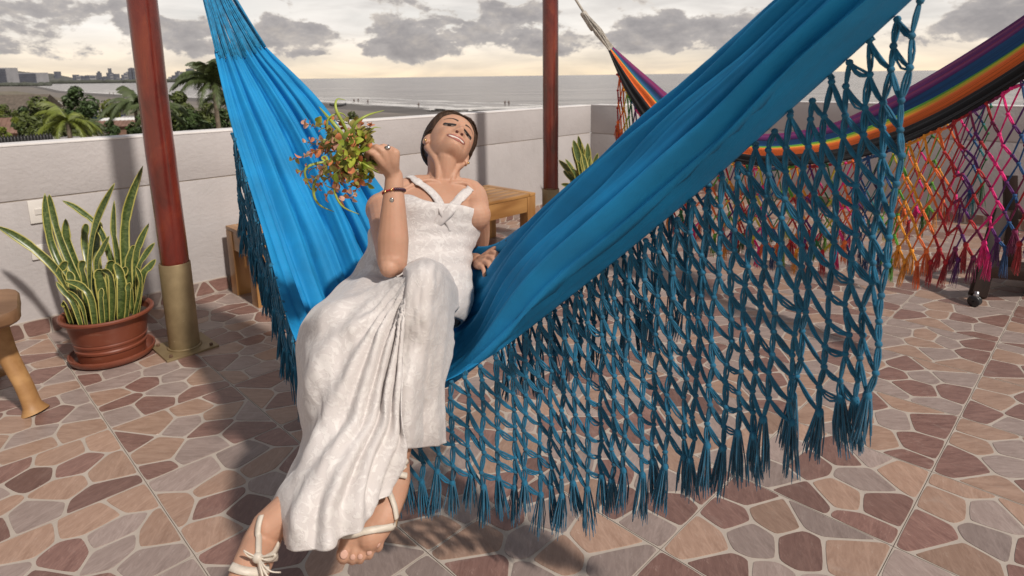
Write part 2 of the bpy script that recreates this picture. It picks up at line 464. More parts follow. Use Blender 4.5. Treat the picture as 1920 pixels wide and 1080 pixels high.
# ---- poles
t = NT('red_lacquer'); v = t.coord('Object', (3, 3, 1.2))
n = t.noise(v, 3.0, 8, 0.6, 0.6); c = t.ramp(n, [(0.28, (0.055, 0.008, 0.006)), (0.55, (0.150, 0.018, 0.010)), (0.78, (0.25, 0.045, 0.016))])
v2 = t.coord('Object', (1, 1, 1)); wear = t.ramp(t.noise(v2, 13, 6, 0.72), [(0.66, (0, 0, 0)), (0.74, (1, 1, 1))])
c = t.mix(t.math('MULTIPLY', wear, 0.55), c, (0.20, 0.115, 0.085))
grain = t.noise(t.coord('Object', (26, 26, 1.0)), 3.0, 5)
c = t.mix(t.ramp(grain, [(0.62, (0, 0, 0)), (0.70, (0.6, 0.6, 0.6))]), c, (0.07, 0.012, 0.009))
M['lacquer'] = t.done(c, t.math('ADD', t.math('MULTIPLY', wear, 0.3), 0.24), t.bump(t.noise(v, 5, 5), 0.25, 0.012), Coat_Weight=0.35, Coat_Roughness=0.22)
t = NT('gold_paint'); v = t.coord('Object')
n = t.noise(v, 14, 6, 0.6); spot = t.ramp(t.noise(v, 60, 2), [(0.72, (0, 0, 0)), (0.76, (1, 1, 1))])
c = t.mix(spot, t.ramp(n, [(0.3, (0.215, 0.155, 0.080)), (0.7, (0.295, 0.220, 0.118))]), (0.42, 0.34, 0.22))
M['gold'] = t.done(c, 0.48, t.bump(n, 0.12, 0.004), Metallic=0.35)
M['rust'] = simple('rusty_edge', (0.10, 0.055, 0.03), 0.8, 0.4, 20, 0.3, 50)
def pole(base, r, label, sleeve_h, phase):
    root = empty('wooden_pole', base, label, 'pole', 'red lacquered poles of the terrace')
    pts = []; rad = []
    for i in range(60):
        z = sleeve_h - 0.03 + (3.0 - sleeve_h) * i / 59
        pts.append(Vector((0.006 * vnoise(z * 1.3, phase), 0.006 * vnoise(z * 1.3, phase + 5), z)))
        rad.append(r * (1 + 0.035 * vnoise(z * 2.2, phase + 9) + 0.02 * math.exp(-((z - 0.95) / 0.03) ** 2)))
    MB().tube(pts, rad, 40).build('shaft', M['lacquer'], root)
    R2 = r * 1.12
    sl = MB().lathe([(R2 - 0.006, 0.012), (R2, 0.012), (R2, sleeve_h - 0.004), (R2 - 0.002, sleeve_h), (R2 - 0.010, sleeve_h - 0.002), (r * 0.97, sleeve_h + 0.008)], 48)
    autosmooth(sl.build('metal_sleeve', M['gold'], root), 35)
    w = MB()                                          # weld bead around the sleeve foot
    w.tube([Vector((math.cos(a) * (R2 + 0.003), math.sin(a) * (R2 + 0.003), 0.0145 + 0.002 * vnoise(a * 4, phase))) for a in [2 * PI * i / 40 for i in range(41)]], [0.006 + 0.002 * vnoise(i * 0.9, 3) for i in range(41)], 6, 0, False)
    w.build('weld', M['gold'], root)
    pl = MB().box((0, 0, 0.0065), (0.235, 0.235, 0.011), Matrix.Rotation(PI / 4 + 0.02, 3, 'Z'), 0, 0.002).build('base_plate', M['gold'], root, False)
    for k_ in range(4):
        a = k_ * PI / 2 + 0.02
        MB().lathe([(0.009, 0), (0.009, 0.008), (0.006, 0.011)], 6, (math.cos(a) * 0.128, math.sin(a) * 0.128, 0.012), 0, True).build('bolt', M['rust'], root, False)
    return root
PL = WZ(347, 652)
pole(PL, 0.0605, 'red lacquered pole in a gold sleeve, beside the terracotta pot', 0.435, 1.0)
PR = Vector((0.295, 4.62, 0))
pole(PR, 0.058, 'slimmer dark red pole rising behind the stool, centre of the terrace', 0.435, 7.0)

# ---- switch and socket on the long wall
M['ivory'] = simple('ivory_plastic', (0.70, 0.66, 0.62), 0.35, 0.04, 5)
M['dark_slot'] = simple('slot', (0.02, 0.02, 0.02), 0.7, 0.1)
def wall_hit(x, y):
    r = W(x, y, 1.0) - Vector((0, 0, EYE)); s = WALLC / (r.y - r.x)
    return Vector((0, 0, EYE)) + r * s
RW = Matrix((A45, Vector((0, 0, 1)), n_main)).transposed()
p = wall_hit(71, 396)
sw = empty('light_switch', p, 'white light switch plate on the wall above the socket', 'light switch'); sw.rotation_euler = RW.to_euler()
autosmooth(MB().box((0, 0, 0.005), (0.075, 0.118, 0.010), None, 0, 0.004).build('plate', M['ivory'], sw), 30)
MB().box((0.004, 0, 0.0125), (0.036, 0.030, 0.006), Matrix.Rotation(0.12, 3, 'X'), 0, 0.001).build('rocker', M['ivory'], sw, False)
p = wall_hit(85, 470)
so = empty('wall_socket', p, 'white two gang wall socket low on the wall behind the plant', 'socket'); so.rotation_euler = RW.to_euler()
autosmooth(MB().box((0, 0, 0.005), (0.118, 0.075, 0.010), None, 0, 0.004).build('plate', M['ivory'], so), 30)
for sx in (-1, 1):
    q = MB().box((0, 0, 0), (0.034, 0.030, 0.003), None, 0, 0.001).build('outlet', M['ivory'], so, False, (sx * 0.026, 0, 0.0115))
    hb = MB()
    for hx, hy, w_, h_ in ((-0.006, 0.004, 0.002, 0.008), (0.006, 0.004, 0.002, 0.008), (0, -0.007, 0.004, 0.004)): hb.box((hx, hy, 0.0016), (w_, h_, 0.001))
    hb.build('slots', M['dark_slot'], q, False)
# ================================================================== SEA, SHORE, TOWN
SEA = -8.0
def sheet(name, pts, z, mat):
    me = bpy.data.meshes.new(name); me.from_pydata([(p[0], p[1], z) for p in pts], [], [tuple(range(len(pts)))])
    bm = bmesh.new(); bm.from_mesh(me); bmesh.ops.triangulate(bm, faces=bm.faces[:])
    for f in bm.faces:
        if f.normal.z < 0: f.normal_flip()
    bm.to_mesh(me); bm.free(); me.materials.append(mat)
    return tag(link(name, me), kind='structure')
t = NT('sea_water'); v = t.coord('Object', (0.5, 1.3, 1))
h = t.noise(t.coord('Object', (0.25, 0.9, 1)), 0.55, 8, 0.66)
h2 = t.noise(t.coord('Object', (0.010, 0.05, 1)), 1.0, 6, 0.6)
c = t.ramp(h2, [(0.35, (0.25, 0.235, 0.225)), (0.65, (0.42, 0.39, 0.37))])  # shimmer of light on the water, painted as paler streaks
M['sea'] = t.done(c, 0.22, t.bump(h, 0.9, 0.9, t.bump(h2, 0.6, 3.0)), IOR=1.33)
M['sand'] = simple('sand', (0.19, 0.165, 0.145), 0.9, 0.2, 0.05, 0, coord='Object')
M['wet_sand'] = simple('wet_sand', (0.115, 0.10, 0.09), 0.6, 0.2, 0.08)
t = NT('inland_ground'); v = t.coord('Object')
M['earth'] = t.done(t.ramp(t.noise(v, 0.12, 8, 0.65), [(0.35, (0.075, 0.085, 0.035)), (0.5, (0.17, 0.14, 0.10)), (0.7, (0.25, 0.21, 0.165))]), 0.95)
M['foam'] = simple('foam', (0.62, 0.60, 0.58), 0.7, 0.1, 0.4)
S = 26000
sheet('sea', [(-S, 20), (S, 20), (S, S), (-S, S)], SEA, M['sea'])
shore_px = [(62, 160.5), (90, 166), (112, 171), (160, 175), (220, 179), (268, 181), (330, 184), (430, 187), (540, 191), (640, 197), (720, 202), (790, 206.5), (838, 211.5)]
shore = [WZ(x, y, SEA) for x, y in shore_px]
far = WZ(-200, 157.5 + 1.8, SEA)
sheet('beach', [(p.x, p.y) for p in shore] + [(12, 50), (12, 6), (-120, 6), (-900, 300), (far.x, far.y)], SEA + 0.35, M['wet_sand'])
beach_in = [WZ(x, y + 3.2 + (x - 60) * 0.010, SEA) for x, y in shore_px]
sheet('dry_sand', [(p.x - 2, p.y - 2) for p in beach_in] + [(4, 44), (4, 6), (-120, 6), (-900, 300), (far.x, far.y - 60)], SEA + 0.5, M['sand'])
land_px = [(30, 172), (80, 180), (150, 192), (230, 200), (330, 204), (480, 212), (640, 226), (760, 238)]
lp = [WZ(x, y, SEA) for x, y in land_px]
sheet('ground', [(p.x, p.y) for p in lp] + [(2, 30), (2, 6), (-120, 6), (-700, 240)], SEA + 0.65, M['earth'])
# breakers rolling in along the shore
for n_, off in enumerate((5, 13, 24, 38)):
    mb = MB(); seg = 90; rows = []
    for i in range(seg + 1):
        s_ = 2 + (len(shore) - 2.5) * i / seg; p = crom(shore, s_); q = crom(shore, s_ + 0.05) - p
        nr = Vector((-q.y, q.x, 0)).normalized()
        if nr.y < 0: nr = -nr
        o_ = off * (1 + 0.3 * vnoise(i * 0.16, n_ * 7)) ; wd = max(0.0, 0.9 + 1.5 * vnoise(i * 0.33, n_ * 3.1 + 2)) * (0.8 if n_ else 1.5)
        hgt = 0.45 * wd
        b_ = p + nr * o_; b_.z = SEA + (0.38 if n_ == 0 else 0.02)
        rows.append([b_ + nr * (-wd * 0.6), b_ + Vector((0, 0, hgt * 0.6)), b_ + nr * (wd * 0.9)])
    mb.grid(rows)
    o = mb.build('surf', M['foam']); o['kind'] = 'structure'

# ---- far city across the bay
t = NT('city_concrete'); v = t.coord('Object', (1, 1, 1))
M['tower'] = t.done(t.ramp(t.noise(v, 0.03, 3), [(0.3, (0.125, 0.13, 0.155)), (0.7, (0.18, 0.185, 0.21))]), 0.8)
M['tower_pale'] = simple('city_pale', (0.30, 0.295, 0.31), 0.8, 0.12, 0.05)
M['tower_glass'] = simple('city_windows', (0.105, 0.115, 0.15), 0.4, 0.15, 0.05)
CY = 3000.0
def tower(x0, x1, ytop, mat, cap=0.0, floors=0, yb=152.5, Y=CY, label='', nm='tower'):
    a, b, tp, bt = WY(x0, yb, Y), WY(x1, yb, Y), WY((x0 + x1) / 2, ytop, Y).z, SEA
    w = b.x - a.x; dpt = min(max(w, 30), 120); cx = (a.x + b.x) / 2
    root = empty(nm, (cx, Y + dpt / 2, SEA), label, 'building', 'buildings of the far city across the bay')
    H_ = tp - SEA; ch = cap * H_
    mb = MB().box((0, 0, (H_ - ch) / 2), (w, dpt, H_ - ch)); 
    if cap: mb.box((w * 0.08, 0, H_ - ch / 2), (w * 0.5, dpt * 0.5, ch))
    mb.build('wall', mat, root, False)
    k_ = max(2, int(H_ / 13)); wb = MB()
    if w > 12:
        for f in range(k_): MB().box((0, -dpt / 2 - 0.1, (f + 0.55) * (H_ - ch) / k_), (w * 0.84, 0.6, (H_ - ch) / k_ * 0.36)).build('window', M['tower_glass'], root, False)
    return root
T_ = [(137, 142, 140, 0, 0.0), (144, 152, 141.5, 1, 0.1), (153, 160, 142, 0, 0.0), (161, 168, 141, 0, 0), (169, 181, 141, 1, 0.0), (182.5, 185, 133.5, 0, 0.12), (186, 192, 144, 0, 0), (194, 200, 143, 0, 0), (201, 207.5, 128, 0, 0.3), (207.8, 213, 139, 1, 0), (213.4, 218.5, 138.5, 0, 0.0), (219.5, 226, 146, 1, 0),
      (228.5, 233, 140, 0, 0), (233.6, 241, 134.5, 1, 0.1), (242.5, 248, 126.8, 0, 0.05), (250.5, 257, 126.5, 0, 0.04), (257.5, 266, 135, 1, 0.15), (316, 320, 144, 1, 0), (323, 329, 141, 0, 0), (329.6, 336, 133, 0, 0.1), (336.5, 340, 136, 1, 0), (340.6, 346, 134.5, 0, 0), (350.5, 360, 128.2, 0, 0.03), (361, 365, 142, 1, 0), (366, 372, 136, 0, 0.12), (372.6, 380, 139.5, 1, 0.1), (381, 387, 143, 0, 0)]
desc = {0: 'grey', 1: 'pale'}
LAB = ['low grey block at the left end of the far skyline', 'pale flat block low in the skyline, second from the hill', 'grey flat block in the low part of the skyline', 'plain low grey slab left of the pale slab', 'wide pale low slab left of the thin spire tower', 'thin needle like tower standing alone in the low skyline',
       'very low grey block right of the needle tower', 'low block leaning on the stepped tower', 'stepped tall tower with a narrow top, left of the skyline centre', 'pale block touching the stepped tower on its right', 'grey block with flat top beside the pale block', 'lowest pale block in the gap before the twin towers', 'narrow grey block left of the twin towers', 'pale stepped block just left of the twin towers',
       'left one of the tall twin towers beside the red pole', 'right one of the tall twin towers beside the red pole', 'pale block against the left edge of the red pole', 'small pale block against the right edge of the red pole', 'low grey block right of the red pole', 'tall stepped tower of the cluster right of the red pole', 'pale slim block in the cluster right of the red pole', 'flat topped grey tower in the cluster right of the red pole', 'broad tallest tower standing apart, right of the red pole', 'small pale block between broad tower and palm', 'stepped grey tower half way to the palm', 'pale block beside the palm fronds', 'last grey block hidden in the palm fronds']
for (x0, x1, yt, mi, cap), lb in zip(T_, LAB): tower(x0, x1, yt, M['tower_pale' if mi else 'tower'], cap, label=lb)
# wooded ridge behind the hotel
mb = MB(); prof = [(-60, 125), (0, 128), (18, 131), (40, 134), (62, 136), (85, 137), (104, 139), (118, 142), (128, 144), (142, 147), (170, 149), (230, 150), (300, 150.5), (400, 150)]
rows = [[], [], []]
for i in range(121):
    s_ = (len(prof) - 1) * i / 120; P = [Vector((a, b, 0)) for a, b in prof]; q = crom(P, s_)
    tp = WY(q.x, q.y + 0.6 * vnoise(i * 0.7), 3400)
    rows[0].append(Vector((tp.x, 3260, SEA - 1))); rows[1].append(tp); rows[2].append(Vector((tp.x * 1.1, 3900, SEA - 1)))
mb.grid(rows)
t = NT('ridge_green'); v = t.coord('Object')
M['ridge'] = t.done(t.ramp(t.noise(v, 0.02, 7, 0.7), [(0.35, (0.075, 0.080, 0.075)), (0.65, (0.135, 0.130, 0.122))]), 0.95)
tag(mb.build('hill', M['ridge']), kind='structure')
tower(101.5, 107.5, 134, M['tower'], 0.0, yb=141, Y=3350, label='small square tower alone on top of the wooded ridge')
def slab_hotel(x0, x1, ytop, yb, Y, rows_, label, lean=0):
    a, b = WY(x0, yb, Y), WY(x1, yb, Y); tp = WY((x0 + x1) / 2, ytop, Y).z; w = b.x - a.x; H_ = tp - SEA
    root = empty('hotel', ((a.x + b.x) / 2, Y, SEA), label, 'building')
    MB().box((0, 20, H_ / 2), (w, 40, H_)).build('wall', M['tower_pale'], root, False)
    for f in range(rows_):
        z = H_ * 0.16 + (f + 0.5) * H_ * 0.8 / rows_
        MB().box((-w * 0.03, -0.8, z), (w * 0.84, 1.6, H_ * 0.8 / rows_ * 0.5)).build('balcony_row', M['tower_glass'], root, False)
    return root
slab_hotel(22, 75, 136.5, 152, 2000, 6, 'long low white hotel with rows of balconies, below the ridge')
r_ = slab_hotel(-12, 17, 127, 153, 1850, 9, 'taller pale hotel tower cut by the left picture edge')
# dark tree line under the hotels
mb = MB(); rs = random.Random(3)
for i in range(420):
    x = -30 + 460 * rs.random(); Y = 1500 + 300 * rs.random() if x < 90 else 2900
    p = WY(x, 154.5 if x < 90 else 152.0, Y); s_ = rs.uniform(3, 8) * Y / 1700
    mb.ball((p.x, p.y, SEA + s_ * 0.5), (s_ * 1.6, s_, s_ * 0.8), None, 6, 4)
M['far_green'] = simple('far_green', (0.075, 0.08, 0.065), 0.95, 0.3, 0.02)
o = mb.build('far_tree_belt', M['far_green'], None, False); o['kind'] = 'stuff'

# ---- leaves and trees
def leaf_mat(name, c, var=0.4):
    t = NT(name); oi = t.new('ShaderNodeNewGeometry')
    r_ = oi.outputs['Random Per Island']
    lo = tuple(q * (1 - var) for q in c); hi = tuple(q * (1 + var) for q in c)
    cc = t.ramp(r_, [(0.0, lo), (1.0, hi)])
    return t.done(cc, 0.55, None, Transmission_Weight=0.0, Subsurface_Weight=0.0)
M['leaf_dark'] = leaf_mat('leaf_dark', (0.042, 0.072, 0.018)); M['leaf_mid'] = leaf_mat('leaf_mid', (0.072, 0.092, 0.018)); M['leaf_bright'] = leaf_mat('leaf_bright', (0.120, 0.145, 0.020))
M['leaf_palm'] = leaf_mat('leaf_palm', (0.060, 0.082, 0.026)); M['bark'] = simple('bark', (0.16, 0.125, 0.095), 0.9, 0.3, 5, 0.4, 12)
def tree(px, ytop, wpx, D, mat, label, seed, squat=1.0, n=1500, leaf=0.30):
    rs = random.Random(seed); base = WY(px, 230, D); base.z = SEA + 0.6
    top = WY(px, ytop, D).z; wid = wpx / FPX * D; Ht = top - base.z
    root = empty('leafy_tree', base, label, 'tree')
    mb = MB(); lob = []
    for i in range(11):
        a = rs.uniform(0, 2 * PI); r_ = wid * 0.5 * rs.uniform(0.15, 0.72); z = Ht * rs.uniform(0.48, 0.86)
        sz = wid * rs.uniform(0.16, 0.27)
        lob.append((Vector((r_ * math.cos(a), r_ * math.sin(a), z)), sz))
    lob.append((Vector((0, 0, Ht - wid * 0.16)), wid * 0.17)); lob.append((Vector((0, 0, Ht * 0.6)), wid * 0.3))
    tr = MB(); trunk_top = Vector((wid * 0.03, 0, Ht * 0.55))
    tr.tube([Vector((0, 0, 0)), Vector((wid * 0.02, 0, Ht * 0.3)), trunk_top], [0.16, 0.13, 0.09], 7)
    for c_, sz in lob[:8]: tr.tube([Vector((wid * 0.01, 0, Ht * 0.35)), (trunk_top + c_) * 0.5 - Vector((0, 0, 0.1)), c_], [0.08, 0.05, 0.02], 5)
    tr.build('trunk', M['bark'], root)
    for i in range(n):
        c_, sz = rs.choice(lob)
        dv = Vector((rs.gauss(0, 1), rs.gauss(0, 1), rs.gauss(0, 1) * 0.8 * squat)).normalized()
        p = c_ + dv * sz * rs.uniform(0.72, 1.12)
        if p.z > Ht: p.z = Ht
        s_ = leaf * rs.uniform(0.6, 1.25)
        nrm = (dv + Vector((rs.uniform(-.7, .7), rs.uniform(-.7, .7), rs.uniform(-.2, .9)))).normalized()
        a = nrm.orthogonal().normalized(); a = Quaternion(nrm, rs.uniform(0, 6.28)) @ a; b = nrm.cross(a)
        mb.add([p - a * s_, p + b * s_ * 0.45 + nrm * 0.05, p + a * s_, p - b * s_ * 0.45 + nrm * 0.05], [(0, 1, 2, 3)])
    o = mb.build('crown', mat, root, False); return root
def palm(px, ytop, D, nf, fl_, label, seed, lean=0.3, mat='leaf_palm'):
    rs = random.Random(seed); base = WY(px, 230, D); base.z = SEA + 0.6; ctop = WY(px, ytop, D).z; Ht = ctop - base.z - fl_ * 0.35
    root = empty('palm_tree', base, label, 'palm tree')
    pts = [Vector((lean * (1 - i / 8) ** 2 - lean * 0.0, 0, Ht * i / 8)) for i in range(9)]
    MB().tube(pts, [0.20 - 0.09 * i / 8 for i in range(9)], 8).build('trunk', M['bark'], root)
    top = pts[-1]
    for f in range(nf):
        a = 2 * PI * f / nf * 2.39996 / 1.0; el = rs.uniform(0.05, 1.25); L = fl_ * rs.uniform(0.8, 1.1)
        mb = MB(); rib = []
        p = top.copy(); dirv = Vector((math.cos(a) * math.cos(el), math.sin(a) * math.cos(el), math.sin(el)))
        for i in range(13):
            rib.append(p.copy()); p = p + dirv * (L / 12); dirv = (dirv + Vector((0, 0, -0.13 - 0.02 * i * 0.5))).normalized()
        mb.tube(rib, [0.035 * (1 - i / 14) for i in range(13)], 4)
        for i in range(44):
            s_ = 1.0 + 10.9 * i / 44; q = crom(rib, s_); tg = (crom(rib, min(12, s_ + 0.2)) - q).normalized()
            sd_ = tg.cross(Vector((0, 0, 1)))
            if sd_.length < 1e-3: continue
            sd_.normalize(); ll = L * 0.27 * math.sin(PI * (0.12 + 0.83 * i / 44)) ** 0.7 * rs.uniform(0.85, 1.1)
            for sg in (-1, 1):
                dv = (sd_ * sg * 0.8 + tg * 0.55 + Vector((0, 0, -0.45 - rs.random() * 0.4))).normalized()
                e = q + dv * ll; w = tg * 0.03 * (L / 2)
                mb.add([q - w, q + w, q + dv * ll * 0.6 + w * 0.7 + Vector((0, 0, 0.05)), e], [(0, 1, 2, 3)])
        mb.build('frond', M[mat], root, False)
    return root
tree(150, 163, 62, 62, M['leaf_dark'], 'tall dark round tree rising above the rooftops, left of the red pole', 11, n=2300, leaf=0.26)
tree(78, 181, 92, 55, M['leaf_mid'], 'broad spreading green tree between the tin roofs', 12, 0.8, n=2400, leaf=0.26)
tree(208, 186, 40, 98, M['leaf_bright'], 'light green bushy tree in front of the blue house', 13, n=1300, leaf=0.24)
tree(100, 214, 78, 52, M['leaf_mid'], 'low green bush in front of the broad spreading tree', 14, 0.8, n=1500, leaf=0.22)
tree(340, 172, 70, 48, M['leaf_mid'], 'dense green tree directly right of the red pole', 15, n=2300, leaf=0.24)
tree(360, 205, 90, 40, M['leaf_dark'], 'low dark thicket behind the wall right of the red pole', 16, 0.9, n=1800, leaf=0.22)
tree(270, 212, 60, 40, M['leaf_dark'], 'low dark bush at the foot of the palm behind the red pole', 17, n=1300, leaf=0.2)
tree(29, 222, 17, 24, M['leaf_bright'], 'narrow bright green shrub standing by the grey roof edge', 18, 1.5, n=700, leaf=0.12)
tree(5, 208, 18, 40, M['leaf_bright'], 'light green treetop at the left picture edge', 19, n=500, leaf=0.18)
tree(660, 208, 34, 70, M['leaf_mid'], 'small green bush on the dark sand beyond the wall', 20, 0.6, n=500, leaf=0.2)
palm(127, 205, 34, 15, 2.0, 'young palm with yellowish fronds in front of the broad tree', 31, mat='leaf_bright')
palm(257, 170, 42, 18, 2.6, 'palm with drooping fronds just left of the red pole', 32)
palm(408, 126, 36, 26, 2.5, 'tall windswept palm beside the left edge of the blue hammock', 33)
palm(300, 186, 38, 16, 2.2, 'palm hidden behind the red pole', 34)
palm(160, 226, 36, 13, 1.2, 'small low palm nearest to the wall, left of the white door', 35)
palm(440, 172, 40, 16, 2.4, 'palm behind the upper edge of the blue hammock', 36)

# ---- houses
M['tin'] = simple('weathered_tin', (0.27, 0.255, 0.25), 0.55, 0.25, 0.8, 0.2, 5)
M['tin_red'] = simple('rusty_tin', (0.20, 0.115, 0.085), 0.7, 0.3, 0.9)
M['thatch'] = simple('thatch', (0.13, 0.105, 0.085), 0.95, 0.3, 1.5, 0.5, 8)
M['blue_paint'] = simple('blue_paint', (0.02, 0.09, 0.30), 0.7, 0.2, 0.6)
M['cream_paint'] = simple('cream_paint', (0.50, 0.46, 0.40), 0.8, 0.15, 0.7)
M['brick_paint'] = simple('brown_wall', (0.20, 0.115, 0.08), 0.85, 0.25, 0.8)
M['white_paint'] = simple('white_paint', (0.72, 0.71, 0.69), 0.7, 0.08, 1.0)
M['dark_hole'] = simple('dark_opening', (0.03, 0.028, 0.028), 0.9, 0.2)
def house(px, D, w, dpt, h, roof_h, wall, roof, label, rot=0.3, door=True, zb=None):
    base = WY(px, 230, D); base.z = SEA + 0.6 if zb is None else zb
    root = empty('house', base, label, 'house', None, rot)
    MB().box((0, 0, h / 2), (w, dpt, h)).build('wall', wall, root, False)
    e = 0.35; mb = MB()
    P = [(-w / 2 - e, -dpt / 2 - e, h), (w / 2 + e, -dpt / 2 - e, h), (w / 2 + e, dpt / 2 + e, h), (-w / 2 - e, dpt / 2 + e, h), (-w / 2 - e, 0, h + roof_h), (w / 2 + e, 0, h + roof_h)]
    P2 = [(x, y, z + 0.10) for x, y, z in P]
    F_ = [(0, 1, 5, 4), (2, 3, 4, 5), (0, 4, 3), (1, 2, 5)]
    mb.add([(x, y, z + 0.02) for x, y, z in P], [f[::-1] for f in F_]).add(P2, F_)
    for k_ in range(int(w / 0.5)):
        x = -w / 2 + (k_ + 0.5) * 0.5
        for sg in (-1, 1):
            sl = math.atan2(roof_h, dpt / 2 + e)
            mb.box((x, sg * (dpt / 4 + e / 2), h + roof_h / 2 + 0.13), (0.06, math.hypot(roof_h, dpt / 2 + e), 0.05), Matrix.Rotation(-sg * sl, 3, 'X'))
    mb.build('roof', roof, root, False)
    if door:
        MB().box((w * 0.12, -dpt / 2 - 0.03, 1.05), (0.95, 0.08, 2.1)).build('door', M['white_paint'] if wall is not M['white_paint'] else M['dark_hole'], root, False)
        f = MB().box((-w * 0.24, -dpt / 2 - 0.02, 1.5), (1.2, 0.06, 1.0)).build('window', M['white_paint'], root, False)
        MB().box((-w * 0.24, -dpt / 2 - 0.055, 1.5), (1.0, 0.02, 0.8)).build('pane', M['dark_hole'], f, False)
    return root
house(178, 105, 8.0, 5, 3.0, 1.0, M['blue_paint'], M['tin'], 'bright blue walled house under a grey tin roof', 0.25)
house(232, 92, 4.6, 3.0, 2.9, 0.35, M['cream_paint'], M['white_paint'], 'small pale hut with a white door, left of the red pole', 0.1)
house(268, 94, 5.0, 3.5, 2.9, 0.5, M['brick_paint'], M['tin'], 'brown walled hut behind the red pole', 0.0)
house(52, 38, 4.6, 4.0, 4.7, 0.5, M['cream_paint'], M['tin'], 'long grey roofed house close behind the wall at left', 0.35)
house(22, 70, 9, 7, 3.2, 1.5, M['brick_paint'], M['tin_red'], 'house with a rusty red tin roof at the left picture edge', 0.5)
house(20, 110, 12, 8, 2.5, 2.4, M['brick_paint'], M['thatch'], 'dark thatched beach house at far left', 0.2, False)
house(45, 150, 13, 9, 2.5, 3.2, M['cream_paint'], M['thatch'], 'grey brown thatched beach shelter by the shore', 0.1, False)
house(70, 95, 6, 5, 2.4, 0.6, M['white_paint'], M['tin'], 'low white beach kiosk under a dark flat roof', 0.3, False)
house(105, 130, 5, 4, 2.0, 0.4, M['white_paint'], M['white_paint'], 'white tent like kiosk on the open sand', 0.1, False)
house(152, 78, 4.5, 4, 2.6, 0.9, M['cream_paint'], M['tin_red'], 'small hut with a reddish roof behind the dark round tree', 0.3, False)
for hx, hD, hw, hd, hh, hr, wm, rm, lb in ((8, 160, 9, 6, 2.4, 1.6, 'cream_paint', 'tin_red', 'small shack with rusty roof far down the beach at the left edge'), (30, 190, 8, 6, 2.4, 1.2, 'white_paint', 'tin', 'white shack far down the beach below the hotel'), (62, 215, 8, 5, 2.4, 2.0, 'brick_paint', 'thatch', 'far thatched shelter on the sand below the hotel end'),
        (88, 180, 7, 5, 2.3, 0.8, 'white_paint', 'white_paint', 'white tent roof on the sand above the broad tree'), (120, 100, 6, 5, 2.5, 0.8, 'brick_paint', 'tin', 'brown shed with tin roof beside the dark round tree'), (10, 52, 6, 5, 2.8, 0.8, 'cream_paint', 'tin', 'grey tin roofed shed low at the left picture edge'), (215, 88, 5, 4, 2.4, 0.7, 'brick_paint', 'tin_red', 'reddish shed behind the light green bushy tree')):
    house(hx, hD, hw, hd, hh, hr, M[wm], M[rm], lb, 0.3, False)
for i, (bx, by, bw, bD, bm) in enumerate(((12, 196, 40, 75, 'leaf_mid'), (48, 200, 44, 62, 'leaf_dark'), (150, 214, 40, 60, 'leaf_mid'), (205, 226, 30, 60, 'leaf_dark'), (75, 232, 50, 45, 'leaf_mid'), (390, 190, 60, 60, 'leaf_mid'), (420, 205, 60, 45, 'leaf_dark'), (310, 200, 50, 55, 'leaf_mid'))):
    tree(bx, by, bw, bD, M[bm], ['rounded shrub at the far left, left of the thatched house', 'dark shrub between left roofs and the broad tree', 'green shrub under the dark round tree', 'dark shrub just left of the pale hut', 'low shrub above the black railing', 'green shrub under the windswept palm', 'dark shrub low behind the blue hammock edge', 'shrub showing right beside the red pole'][i], 60 + i, 0.8, 1100, 0.24)
# low spiked railing just beyond the wall at left
rl = empty('railing', wall_hit(40, 258) + Vector((-0.35, 0.35, -0.05)), 'black spiked railing just beyond the wall at far left', 'railing')
M['iron'] = simple('black_iron', (0.012, 0.011, 0.011), 0.5, 0.2)
pa, pb = wall_hit(-60, 268), wall_hit(112, 252); off = Vector((-0.16, 0.16, 0.0))
pa = pa + off - rl.location; pb = pb + off - rl.location; pa.z = pb.z = WALLTOP - rl.location.z
MB().tube([pa + Vector((0, 0, -0.02)), pb + Vector((0, 0, -0.02))], 0.012, 6).build('rail', M['iron'], rl)
MB().tube([pa + Vector((0, 0, -0.28)), pb + Vector((0, 0, -0.28))], 0.012, 6).build('rail', M['iron'], rl)
me = None
for i in range(26):
    if me is None: me = MB().tube([(0, 0, -0.3), (0, 0, 0.01), (0.0, 0, 0.028)], [0.011, 0.011, 0.002], 6).mesh('bar', M['iron'])
    link('bar', me, rl, pa + (pb - pa) * (i + 0.5) / 26)
# ---- bathers and a boat
M['skin_far'] = simple('far_skin', (0.12, 0.07, 0.05), 0.8, 0.2); M['swim'] = simple('swimwear', (0.04, 0.04, 0.06), 0.8, 0.3)
def bather(x, y, h, label):
    p = WZ(x, y, SEA + 0.36); root = empty('person', p, label, 'person', 'bathers along the shore')
    mb = MB().ball((0, 0, h * 0.93), (0.1, 0.11, 0.13), None, 8, 6).tube([(0, 0, h * 0.85), (0, 0, h * 0.8), (0, 0, h * 0.68), (0, 0, h * 0.5)], [0.05, 0.17, 0.15, 0.17], 8)
    for sg in (-1, 1):
        mb.tube([(sg * 0.09, 0, h * 0.5), (sg * 0.11, 0.03, h * 0.27), (sg * 0.12, 0, 0)], [0.09, 0.06, 0.045], 6)
        mb.tube([(sg * 0.19, 0, h * 0.8), (sg * 0.27, 0.03, h * 0.62), (sg * 0.24, -0.08, h * 0.47)], [0.05, 0.04, 0.03], 6)
    mb.build('body', M['skin_far'], root)
    MB().tube([(0, 0, h * 0.54), (0, 0, h * 0.49), (0, 0, h * 0.45)], [0.175, 0.185, 0.16], 8).build('trunks', M['swim'], root)
